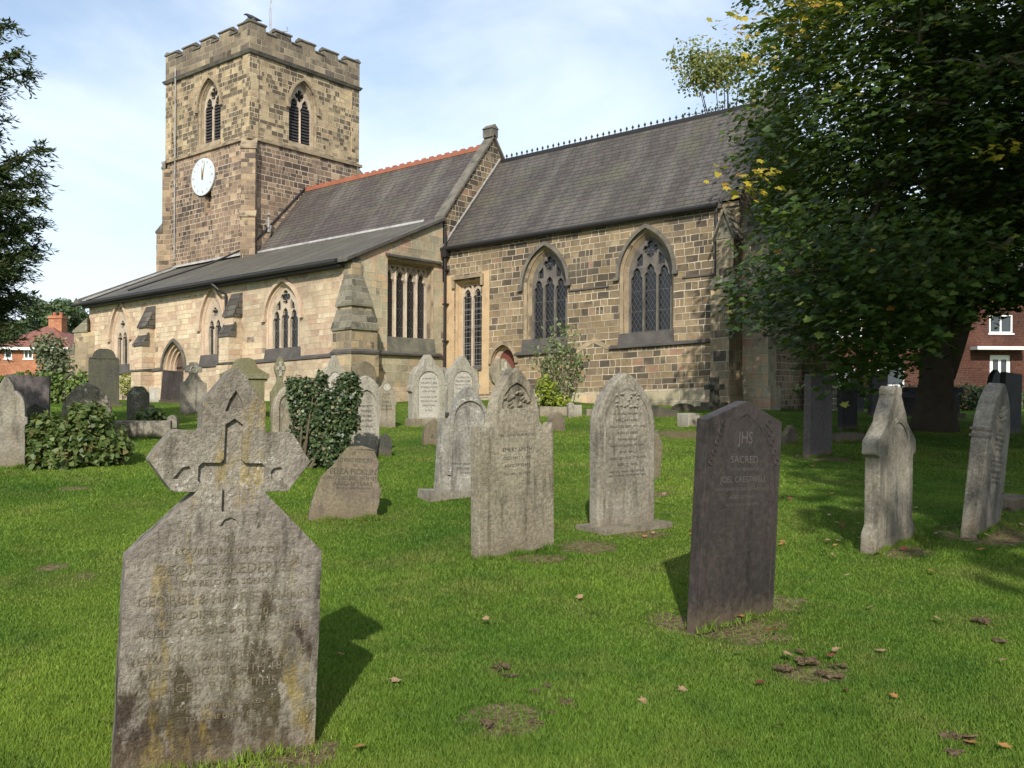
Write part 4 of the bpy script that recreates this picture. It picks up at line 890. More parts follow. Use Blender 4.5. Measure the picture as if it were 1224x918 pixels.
letters(o, [('IN', .565*H, .026), ('LOVING MEMORY OF', .535*H, .026, .62), ('GEORGE FREDERICK', .49*H, .042, .72), ('THE BELOVED SON OF', .455*H, .022, .5), ('GEORGE & HARRIET MANN', .415*H, .04, .86), ('WHO DIED APRIL 30 1887', .375*H, .03, .78), ('AGED 4 YEARS & 10 MONTHS', .335*H, .032, .86), ('ELIZA LUCY, DAUGHTER OF ABOVE', .27*H, .03, .84), ('DIED AUGUST 24TH 1891', .232*H, .034, .72), ('AGED 9 MONTHS', .195*H, .034, .56), ('SUFFER LITTLE CHILDREN', .145*H, .018, .5), ('TO COME UNTO ME', .115*H, .018, .4)], 'letter_fore', -.065, W, ext=.0035)

# 2 slate by the centre right
def rec_none(W, H): return []
o, W, H, d = stone('headstone', 874, 741, 90, 262, 38, P_gable, .085, 'g_slate', 'tall smooth purple grey slate headstone with a shallow pointed top, leaning slightly, in bare soil', lean=2.6, tilt=1.0, bev=.004, kw=dict(zs=.91))
add(o, 'moulding', 'g_slate', lambda bm: frame_arch(bm, W, H, .085, W*.44, H*.62, H*.325, .012, foot=.03, proud=.004))
def scroll(bm):
    for s in (-1, 1):
        for k in range(5):
            cx_, cz_ = s*W*(.44-.035*k+.0), H*(.72+.045*k); pts = [(cx_+.018*math.cos(t)*(1+.02*t), -.045, cz_+.018*math.sin(t)) for t in np.linspace(0, 5.4, 12)]
            tube(bm, pts, .003, 4)
add(o, 'scroll_carving', 'g_slate', scroll)
letters(o, [('JHS', .835*H, .075, .2), ('SACRED', .735*H, .045, .5), ('TO THE MEMORY OF', .69*H, .02, .4), ('JOEL CRESTWELL', .645*H, .038, .62), ('WHO DEPARTED THIS LIFE MARCH 21ST', .6*H, .02, .72), ('AGED 57 YEARS', .565*H, .022, .45), ('ALSO OF ANN HIS WIFE', .53*H, .018, .5)], 'ink_pale', -.0425, W, ext=.001)
bare(885, 748, .42); bare(812, 742, .3); bare(925, 722, .28)

# 3 shouldered pale stone left of the centre
def rec_em(W, H): return [(arch_pts(0, W*.2, H*.78, H*.14, 6), .02)]
o, W, H, d = stone('headstone', 614, 662, 89, 222, 40, P_shoulder, .11, 'g_buff', 'wide shouldered headstone with a carved leaf panel in its pointed head, stained foot', recess=rec_em, rough=.0, lean=-.8, bev=.005)
def leaves_carv(bm):
    rr = random.Random(3)
    for k in range(16):
        x = rr.uniform(-.16, .16)*W; z = H*(.785+rr.uniform(0, .1)*(1-abs(x)/W*3)); tube(bm, [(x-.02, -.04, z), (x, -.055, z+.02), (x+.02, -.042, z+.01)], [.006, .012, .004], 5)
add(o, 'leaf_carving', 'g_buff', leaves_carv)
letters(o, [('EMERY SMITH', .565*H, .032, .56), ('DIED MAY 1 1893', .52*H, .024, .5), ('AGED 59 YEARS', .48*H, .024, .44), ('THY WILL BE DONE', .435*H, .02, .5), ('IN LOVING MEMORY OF', .64*H, .02, .5)], 'ink', -.055, W)
bare(645, 668, .28)

# 4 William Hall stone on a plinth
o, W, H, d = stone('headstone', 744, 632, 68, 187, 36, P_gothic, .13, 'g_grey', 'pointed grey headstone with many lines of dark lettering on a low mossy plinth', kw=dict(zs=.68, b=.13), lean=-.3, bev=.02)
add(o, 'moulding', 'g_grey', lambda bm: frame_arch(bm, W, H, .13, W*.41, H*.66, H*.25, .02, foot=.02, proud=.01))
def spray(bm):
    rr = random.Random(5)
    for k in range(22):
        x = rr.uniform(-.2, .2)*W; z = H*(.8+rr.uniform(-.03, .07)); tube(bm, [(x-.02, -.06, z-.01), (x, -.082, z), (x+.022, -.064, z+.012)], [.006, .011, .004], 5)
add(o, 'flower_carving', 'g_pale', spray)
letters(o, [('IN LOVING MEMORY OF', .735*H, .02, .5), ('WILLIAM HALL', .695*H, .028, .6), ('WHO DIED SEPT. 17TH 1901', .655*H, .022, .8), ('AGED 65 YEARS', .615*H, .022, .55), ('THY WILL BE DONE', .573*H, .017, .55), ('ALSO OF HIS DEAR MOTHER', .535*H, .02, .78), ('JANE HALL', .495*H, .026, .48), ('WHO DIED OCT. 27TH 1915', .455*H, .022, .8), ('AGED 79 YEARS', .415*H, .022, .55), ('PEACE IN THE FATHERS KEEPING', .37*H, .018, .84), ('MEET TO PART NO MORE BEYOND', .345*H, .018, .88)], 'ink', -.066, W)
add(o, 'plinth', 'g_grey', lambda bm: box(bm, -W*.58, W*.6, -.22, .18, -.2, .05))
bare(770, 640, .3)

# 5 white lichened stone
o, W, H, d = stone('headstone', 552, 594, 62, 133, 30, P_shoulder, .12, 'g_white', 'white lichen covered headstone with an ornate worn head, half hidden by the shouldered stone', rough=.004, lean=3.5, bev=.02)
add(o, 'moulding', 'g_white', lambda bm: frame_arch(bm, W, H, .12, W*.36, H*.7, H*.2, .04, foot=H*.2, proud=.025))
add(o, 'plinth', 'g_white', lambda bm: box(bm, -W*.72, W*.6, -.16, .16, -.2, .07))
letters(o, [('ALSO OF MARY HIS WIFE', .3*H, .02, .7), ('DIED JUNE 1879', .26*H, .02, .6), ('AT REST', .22*H, .02, .3)], 'ink', -.062, W)

# 6 broken stone
def P_broken(W, H): return [(-.5*W, -.3), (.44*W, -.3), (.47*W, .12*H), (.52*W, .36*H), (.46*W, .55*H), (.47*W, .78*H), (.38*W, .97*H), (.22*W, 1.0*H), (.02*W, .98*H), (-.06*W, .9*H), (-.2*W, .72*H), (-.36*W, .55*H), (-.42*W, .38*H), (-.5*W, .1*H)]
o, W, H, d = stone('headstone', 411, 620, 84, 87, 15, P_broken, .14, 'g_brown', 'broken brown slab leaning back with curved lettering and a chipped left edge', lean=3, tilt=-12, rough=.006, bev=.012)
letters(o, [('IN', .9*H, .022, .1, .1*W), ('LOVING MEMORY', .8*H, .045, .5, .12*W), ('OF', .73*H, .022, .1, .12*W), ('ELIZA PICKLIN', .64*H, .055, .66, .1*W), ('WHO DIED DEC. 24TH 1871', .55*H, .04, .74, .09*W), ('AGED 16 YEARS', .475*H, .042, .55, .1*W), ('THE FLOWER FADETH', .41*H, .02, .55, .1*W)], 'ink', -.071, W)
# 7 finial stone at right
o, W, H, d = stone('headstone', 1062, 652, 48, 190, 47, P_finial, .13, 'g_grey', 'pale worn headstone with a stepped gabled head and small finial, lettering washed away', lean=1.2, rough=.002, bev=.016)
add(o, 'moulding', 'g_grey', lambda bm: frame_arch(bm, W, H, .13, W*.3, H*.6, H*.2, .035, foot=.1, proud=.012))
bare(1075, 660, .35)
# 8 tall leaning right stone
o, W, H, d = stone('headstone', 1172, 634, 26, 178, 50, P_gothic, .15, 'g_grey', 'tall pointed headstone turned side on with a banded edge, leaning at far right', lean=6.5, tilt=4, kw=dict(zs=.66, b=.14), bev=.018)
def band(bm):
    for z in (.62, .665): box(bm, -W/2-.012, -W/2+.05, -.088, .088, H*z-.012, H*z+.012)
add(o, 'moulding', 'g_grey', band)
add(o, 'flower_carving', 'g_pale', lambda bm: [tube(bm, [(x-.03, -.075, z), (x, -.095, z+.03), (x+.03, -.078, z+.01)], [.008, .016, .005], 5) for x, z in [(random.uniform(-.1, .06)*W, H*random.uniform(.74, .82)) for _ in range(14)]])
letters(o, [('SACRED', .68*H, .026, .4), ('TO THE MEMORY OF', .65*H, .02, .6), ('JOHN WALKER', .615*H, .032, .7), ('WHO DIED MAY 1ST', .58*H, .022, .7), ('AGED 71 YEARS', .55*H, .022, .6), ('ALSO OF THE ABOVE', .5*H, .022, .8), ('AND OF HIS CHILDREN', .47*H, .022, .8), ('WHO DIED IN INFANCY', .44*H, .022, .8), ('JOHN WALKER', .4*H, .03, .65), ('AND OF HIS WIFE', .36*H, .022, .8), ('AGED 67 YEARS', .33*H, .022, .6)], 'ink', -.076, W)
bare(1185, 640, .6)
# 9 dark slate right back
o, W, H, d = stone('headstone', 977, 546, 26, 98, 46, P_flat, .12, 'g_slate2', 'tall flat topped dark slate headstone with a reddish foot in the tree shade', lean=1.5, bev=.006)
bare(985, 547, .7)
# 10 right back small gabled
stone('headstone', 944, 530, 14, 22, 40, P_gable, .12, 'g_brown', 'tiny dark gabled stub of stone left of the tall flat topped slate', kw=dict(zs=.5))
o_, W_, H_, d_ = stone('stone_slab', 1008, 527, 26, 8, 30, P_flat, .5, 'g_brown', 'low broken slab lying in the shade right of the flat topped slate', cat='slab', lean=-6)
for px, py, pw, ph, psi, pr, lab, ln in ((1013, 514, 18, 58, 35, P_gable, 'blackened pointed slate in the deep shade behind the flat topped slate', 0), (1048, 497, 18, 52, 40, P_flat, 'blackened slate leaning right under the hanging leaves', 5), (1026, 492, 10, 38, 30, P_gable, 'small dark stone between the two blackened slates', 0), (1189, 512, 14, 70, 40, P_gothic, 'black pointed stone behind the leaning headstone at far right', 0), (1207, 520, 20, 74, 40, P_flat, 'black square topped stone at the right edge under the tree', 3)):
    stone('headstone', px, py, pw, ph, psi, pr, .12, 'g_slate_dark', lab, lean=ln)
stone('headstone', 777, 575, 16, 61, 30, P_tudor, .12, 'g_brown', 'thin jagged stone peeping out behind the lettered headstone on its plinth', lean=6)
# small pieces near the wall at right
o, W, H, d = stone('grave_cross', 854, 490, 26, 39, 30, P_cross, .16, 'g_dark', 'small dark stone cross on a stepped foot by the corner buttress', cat='cross')
add(o, 'plinth', 'g_dark', lambda bm: (box(bm, -W*.55, W*.55, -.28, .28, -.2, .1), box(bm, -W*.4, W*.4, -.2, .2, .1, .2)))
stone('stone_block', 823, 509, 14, 15, 35, P_flat, .35, 'g_pale', 'small square pale stone block on the grass before the wall', cat='stone block', bev=.02)
stone('stone_slab', 793, 497, 24, 9, 20, P_flat, .4, 'g_dark', 'tilted grey slab sunk in the grass', cat='slab', lean=14)
stone('headstone', 817, 491, 24, 9, 20, P_round, .14, 'g_dark', 'low rounded dark stub of a stone near the wall', kw=dict(zs=.3))
stone('stone_block', 880, 486, 24, 10, 25, P_flat, .4, 'g_dark', 'rough dark stone lump at the foot of the corner buttress', cat='stone block', lean=4, rough=.02)
p, dd = onground(784, 483); 
bm = bmesh.new(); box(bm, -.16, .16, -.12, .12, -.05, .24); o = obj('stone_block', bm, 'white'); o.location = p + Vector((.2, -.1, 0)); o.rotation_euler.z = R_(20); tag(o, 'small white painted block by the drain opening in the wall', 'stone block')
bm = bmesh.new(); prism(bm, [(x, 0, z) for x, z in circle_pts(0, .0, .36, 16)], (0, .1, 0)); o = obj('drain_opening', bm, 'painted_void', church); o.location = Vector((-14.15, Yc-.13, 1.62+SHEAR*-14.15))-CH  # solid near-black disc painted as the unlit hollow of the drain
# flat stone far right
stone('kerb_stone', 1212, 608, 40, 14, 20, P_flat, .4, 'g_brown', 'low flat grave kerb at the right edge behind the leaning headstone', cat='kerb stone', rough=.01)

# --- middle group
def rec_panel(W, H): return [(arch_pts(0, W*.31, H*.6, H*.16, 6, H*.1), .025)]
for px, py, pw, ph, lab in ((510, 508, 39, 84, 'ornate pointed headstone with an arched white lettered panel, left one of the matching pair'), (551, 500, 36, 74, 'ornate pointed headstone with an arched white lettered panel, right one of the matching pair')):
    o, W, H, d = stone('headstone', px, py, pw, ph, 32, P_tudor, .22, 'g_pale', lab, recess=rec_panel, bev=.02)
    add(o, 'inscribed_panel', 'g_panel', lambda bm: poly(bm, [(x, -.11+.022, z) for x, z in arch_pts(0, W*.3, H*.6, H*.155, 6, H*.11)]))
    letters(o, [('IN MEMORY OF', .66*H, .035, .4), ('WILLIAM CLARK', .6*H, .05, .5), ('WHO DIED JULY 7TH 1874', .54*H, .035, .52), ('AGED 68 YEARS', .48*H, .035, .4), ('ALSO OF ANN HIS WIFE', .4*H, .035, .5), ('DIED AUG 17TH 1880', .34*H, .035, .5), ('AGED 69 YEARS', .28*H, .035, .4), ('AT REST', .21*H, .03, .3)], 'ink', -.09, W)
    add(o, 'plinth', 'g_buff', lambda bm: box(bm, -W*.54, W*.54, -.17, .17, -.2, .14))
stone('headstone', 530, 492, 30, 53, 32, P_gothic, .12, 'g_grey', 'plain grey pointed headstone between the matching ornate pair', kw=dict(zs=.6))
o, W, H, d = stone('headstone', 519, 533, 28, 30, 20, P_round, .14, 'g_brown', 'small rounded brown marker stone with two initials in front of the ornate pair', kw=dict(zs=.45), lean=3); letters(o, [('A. H.', .4*H, .07, .4)], 'ink', -.071, W)
o, W, H, d = stone('headstone', 461, 512, 21, 60, 30, P_tudor, .11, 'g_buff', 'narrow headstone with a small round medallion under its arched top', kw={})
add(o, 'medallion', 'g_panel', lambda bm: prism(bm, [(x, -.055, z) for x, z in circle_pts(0, H*.82, W*.2, 12)], (0, -.012, 0)))
letters(o, [('SACRED', .68*H, .05, .4), ('TO THE', .61*H, .04, .3), ('FAMILY', .53*H, .05, .5), ('OF THE ABOVE', .45*H, .04, .6), ('AND CHILDREN', .38*H, .04, .6)], 'ink', -.056, W)
stone('headstone', 459, 545, 15, 26, 20, P_round, .14, 'g_dark', 'small dark rounded stump right of the ivy', kw=dict(zs=.5), lean=4)
def rec_bl(W, H): return [(arch_pts(0, W*.36, H*.66, H*.16, 6, H*.05), .03)]
o, W, H, d = stone('headstone', 436, 545, 32, 96, 30, P_gothic, .12, 'g_pale', 'tall pale pointed headstone on the right side of the ivy clump', kw=dict(zs=.7, b=.2), recess=rec_bl, bev=.012)
letters(o, [('IN MEMORY OF', .62*H, .03, .5), ('THOMAS', .56*H, .035, .4), ('DIED 1868', .5*H, .03, .4), ('AGED 44 YEARS', .44*H, .03, .5), ('ALSO SARAH', .37*H, .03, .5)], 'ink', -.034, W)
o, W, H, d = stone('headstone', 353, 540, 56, 84, 30, P_gothic, .14, 'g_buff', 'broad arched headstone with a sunk panel, its right half under the ivy', kw=dict(zs=.55, b=.18), recess=rec_bl, bev=.02)
o, W, H, d = stone('headstone', 399, 505, 28, 80, 30, P_tudor, .14, 'g_pale', 'tall finial topped headstone with a pale arched panel rising behind the ivy', recess=rec_panel)
add(o, 'inscribed_panel', 'g_panel', lambda bm: poly(bm, [(x, -.07+.022, z) for x, z in arch_pts(0, W*.3, H*.6, H*.155, 6, H*.11)]))
stone('headstone', 435, 500, 26, 68, 32, P_gothic, .16, 'g_brown', 'brown round shouldered pointed headstone behind the tall pale one', kw=dict(zs=.7, b=.22))
o, W, H, d = stone('headstone', 334, 500, 22, 74, 25, P_diamond, .14, 'g_green', 'headstone with a diamond shaped carved cross head', cat='headstone')
add(o, 'cross_carving', 'g_pale', lambda bm: (box(bm, -.03, .03, -.09, -.068, H*.68, H*.92), box(bm, -W*.22, W*.22, -.09, -.068, H*.78, H*.84)))
o, W, H, d = stone('headstone', 292, 500, 52, 72, 28, P_pediment, .3, 'g_green', 'wide greenish monument with a curved pediment and moulded cornice', bev=.02)
add(o, 'moulding', 'g_green', lambda bm: box(bm, -W*.53, W*.53, -.2, .2, H*.66, H*.74))
o, W, H, d = stone('headstone', 231, 495, 31, 62, 28, P_wheel, .13, 'g_grey', 'grey headstone with scooped shoulders and a round ring carved in its lobed head', bev=.015)
def ringc(bm): tube(bm, [(W*.13*math.cos(t), -.068, H*.855+W*.13*math.sin(t)) for t in np.linspace(0, 2*math.pi, 17)], .02, 6, cap=False)
add(o, 'ring_carving', 'g_pale', ringc)
for px, py, pw, ph, lab, ln, mt in ((203, 482, 24, 39, 'dark lettered slate leaning against the wall beside the arched door', 5, 'g_slate'), (184, 481, 12, 18, 'short pale green slab standing at the foot of the buttress', 0, 'g_panel'), (243, 478, 16, 44, 'dark slate partly hidden behind the ring topped headstone', 0, 'g_slate'), (262, 478, 22, 40, 'dark slate just left of the pediment monument', 0, 'g_slate'), (312, 474, 14, 30, 'dark slate just right of the pediment monument', 0, 'g_slate_dark')):
    stone('headstone', px, py, pw, ph, 20, P_round if px == 243 else P_flat, .09, mt, lab, lean=ln, kw=dict(zs=.8) if px == 243 else {})
o, W, H, d = stone('headstone', 124, 486, 37, 69, 25, P_ogee, .16, 'g_dark', 'tall dark mossy headstone with a cambered top and narrow shoulders', bev=.015)
add(o, 'plinth', 'g_dark', lambda bm: box(bm, -W*.55, W*.6, -.25, .25, -.2, .08)); add(o, 'moulding', 'g_dark', lambda bm: box(bm, -W*.5, W*.46, -.1, -.07, H*.83, H*.85))
letters(o, [(t, z*H, .045, .66) for t, z in (('SACRED TO THE MEMORY OF', .72), ('JOSEPH AND ANN', .66), ('OF THIS PARISH', .6), ('WHO DIED 1841', .54), ('AGED 62 YEARS', .48), ('ALSO THEIR CHILDREN', .42), ('WILLIAM AND MARY', .36))], 'ink_pale', -.081, W)
stone('headstone', 165, 503, 27, 41, 25, P_ogee, .12, 'g_spot', 'small dark headstone covered with white lichen spots', bev=.012)
o, W, H, d = stone('headstone', 85, 482, 26, 35, 20, P_gable, .3, 'g_buff', 'small yellowish gabled stone with a dark overhanging top, among the plants', kw=dict(zs=.62))
add(o, 'moulding', 'g_dark', lambda bm: [prism(bm, [(0, -.2, H*1.0), (s*W*.56, -.2, H*.58), (s*W*.56, -.2, H*.66), (0, -.2, H*1.1)], (0, .4, 0)) for s in (-1, 1)])
o, W, H, d = stone('headstone', 104, 535, 62, 78, 25, P_gothic, .16, 'g_grey', 'broad pointed headstone wrapped in the leafy bush', kw=dict(zs=.5, b=.16), bev=.015)
o, W, H, d = stone('headstone', 8, 558, 46, 108, 20, P_tudor, .16, 'g_grey', 'weathered pointed headstone cut off by the left edge', bev=.02, rough=.003)
for px, py, pw, ph, lab in ((22, 500, 30, 52, 'dark slate slab left of its twin, against the hedge at far left'), (44, 500, 30, 50, 'dark slate slab right of its twin, against the hedge at far left')):
    stone('headstone', px, py, pw, ph, 10, P_flat, .1, 'g_slate2', lab, lean=1)
stone('headstone', 43, 510, 22, 28, 20, P_gable, .16, 'g_dark', 'low black pointed stone under the twin slate slabs', kw=dict(zs=.8))
stone('grave_kerb', 172, 523, 66, 20, 12, P_flat, .22, 'g_grey', 'long low grey grave kerb beside the leafy bush', cat='kerb stone', bev=.015)
stone('kerb_post', 206, 520, 13, 24, 12, P_gothic, .24, 'g_grey', 'short pointed post at the right end of the long grey kerb', cat='kerb stone', kw=dict(zs=.75), bev=.015)
stone('stone_block', 148, 524, 14, 18, 12, P_round, .3, 'g_brown', 'rounded stone block at the left end of the long grey kerb', cat='stone block', rough=.01)
o, W, H, d = stone('grave_cross', 598, 480, 26, 50, 30, P_wheelcross, .14, 'g_buff', 'wheel headed stone with a white cross in front of the priest door', cat='cross')
add(o, 'cross_carving', 'g_panel', lambda bm: (box(bm, W*.18-.04, W*.18+.04, -.09, -.072, H*.58, H*.95), box(bm, W*.18-.14, W*.18+.14, -.09, -.072, H*.74, H*.8)))
stone('stone_block', 569, 478, 20, 37, 30, P_flat, .5, 'g_green', 'upright green mossy stone block by the two light window', cat='stone block', bev=.01)
for px, py, pw, ph, lab in ((664, 497, 40, 11, 'low kerb rail beneath the tall thin shrub'), (722, 497, 44, 8, 'low broken kerb behind the lettered headstone')):
    stone('grave_kerb', px, py, pw, ph, 12, P_flat, .18, 'g_buff', lab, cat='kerb stone', rough=.008)
stone('kerb_post', 682, 500, 7, 19, 12, P_round, .16, 'g_grey', 'short round topped kerb post by the tall thin shrub', cat='kerb stone')
stone('kerb_post', 690, 499, 9, 15, 12, P_flat, .16, 'g_pale', 'square pale kerb post right of the round topped one', cat='kerb stone')
stone('headstone', 664, 516, 17, 23, 30, P_round, .14, 'g_brown', 'small brown half round stone just behind the shouldered headstone', kw=dict(zs=.5), lean=5)
# chest tomb under the tree
p, d = onground(1108, 498); s = d/F
bm = bmesh.new(); L = 100*s; box(bm, -L/2, L/2, 0, 1.1, -.2, .1); box(bm, -L/2+.12, L/2-.12, .1, 1.0, .1, .55)
o = obj('chest_tomb', bm, 'g_slate_dark'); o.location = p; o.rotation_euler.z = R_(36.35+8); tag(o, 'very dark chest tomb with a heavy lid in the shade of the big tree', 'tomb')
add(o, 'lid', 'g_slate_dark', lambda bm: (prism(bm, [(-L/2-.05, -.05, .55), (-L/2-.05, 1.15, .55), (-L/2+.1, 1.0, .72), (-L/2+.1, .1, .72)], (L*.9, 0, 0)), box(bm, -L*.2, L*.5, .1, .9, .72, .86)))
p, d = onground(1110, 490); bm = bmesh.new(); tube(bm, [(0, 0, .5), (.25, 0, 1.0), (.55, 0, 1.5)], [.08, .1, .09], 8); o = obj('log', bm, 'bark'); o.location = p; o.rotation_euler.z = R_(30); tag(o, 'broken branch stub sticking up behind the chest tomb', 'branch')
for s_ in STONES: print('ST', s_)

# ------------------------------------------------------------------ foliage
LEAF = {'dia': np.array([(0, 0), (.5, .35), (0, 1), (-.5, .35)]),
        'needle': np.array([(0, 0), (.5, .5), (0, 1), (-.5, .5)]),
        'ivy': np.array([(0, 0), (.42, .08), (.36, .4), (0, .95), (-.36, .4), (-.42, .08)]),
        'oval': np.array([(0, 0), (.36, .3), (.3, .7), (0, 1), (-.3, .7), (-.36, .3)]),
        'syc': np.array([(0, 0), (.22, .06), (.5, .1), (.38, .36), (.55, .62), (.24, .62), (0, 1.05), (-.24, .62), (-.55, .62), (-.38, .36), (-.5, .1), (-.22, .06)])}
def leafmesh(name, pos, nrm, size, shape, mt, parent=None, updir=None, aspect=1., curl=.15, off=None):
    """one mesh of many leaves. pos (n,3), nrm (n,3) leaf normals, size (n,)"""
    pos = np.asarray(pos, float); n = len(pos); nrm = nrm/np.linalg.norm(nrm, axis=1, keepdims=True)
    up = rng.normal(size=(n, 3)) if updir is None else updir + rng.normal(size=(n, 3))*.35
    X = np.cross(up, nrm); X /= np.linalg.norm(X, axis=1, keepdims=True)+1e-9; Yv = np.cross(nrm, X)
    S = LEAF[shape]; k = len(S)
    sx = S[None, :, 0, None]*aspect; sy = S[None, :, 1, None]
    z = -(np.abs(S[:, 0])*curl*2 + S[:, 1]**2*curl)[None, :, None]
    v = pos[:, None] + size[:, None, None]*(X[:, None]*sx + Yv[:, None]*sy + nrm[:, None]*z)
    if off is not None: v = v - np.array(off)
    me = bpy.data.meshes.new(name); me.vertices.add(n*k); me.vertices.foreach_set('co', v.reshape(-1).astype(np.float32))
    me.loops.add(n*k); me.loops.foreach_set('vertex_index', np.arange(n*k, dtype=np.int32)); me.polygons.add(n)
    me.polygons.foreach_set('loop_start', np.arange(0, n*k, k, dtype=np.int32)); me.update(calc_edges=True)
    me.materials.append(M[mt]); o = bpy.data.objects.new(name, me); col.objects.link(o)
    if parent: o.parent = parent
    return o
def ell_surface(n, r, jit=.25, zmin=-1., inner=.0):
    q = rng.normal(size=(n, 3)); q /= np.linalg.norm(q, axis=1, keepdims=True); q = q[q[:, 2] > zmin]
    rad = 1 - np.abs(rng.normal(size=(len(q), 1)))*jit; return q*rad*np.array(r), q
def bushy(name, lobes, n, size, shape, mt, label, cat, group=None, stems=None, loc=None, jit=.25, part='foliage', curl=.15, flat=.6):
    """lobes: (centre, radii). root is an Empty at loc"""
    root = empty(name, loc, label, cat, group); P, N = [], []
    for c, r in lobes:
        p, q = ell_surface(int(n*(r[0]*r[2])/sum(l[1][0]*l[1][2] for l in lobes)), r, jit); p = p*(1+.14*np.sin(q[:, :1]*7+q[:, 1:2]*5)); P.append(p+np.array(c)); N.append(q*flat + rng.normal(size=q.shape)*.5 + np.array([0, 0, .45]))
    P = np.concatenate(P); N = np.concatenate(N); keep = P[:, 2] > .0; P, N = P[keep], N[keep]
    leafmesh(part, P, N, size*rng.uniform(.6, 1.25, len(P)), shape, mt, root, curl=curl)
    bm = bmesh.new(); rr = random.Random(len(name)+n)
    for c, r in lobes:
        for _ in range(stems or 4):
            t = Vector((c[0]+rr.uniform(-.7, .7)*r[0], c[1]+rr.uniform(-.7, .7)*r[1], c[2]+rr.uniform(0, .8)*r[2])); b = Vector((lobes[0][0][0]+rr.uniform(-.2, .2), lobes[0][0][1]+rr.uniform(-.2, .2), -.1))
            tube(bm, [b, (b+t)/2+Vector((rr.uniform(-.1, .1), rr.uniform(-.1, .1), .05)), t], [.02, .012, .004], 5)
    obj('stems', bm, 'twig', root, uv=False); return root

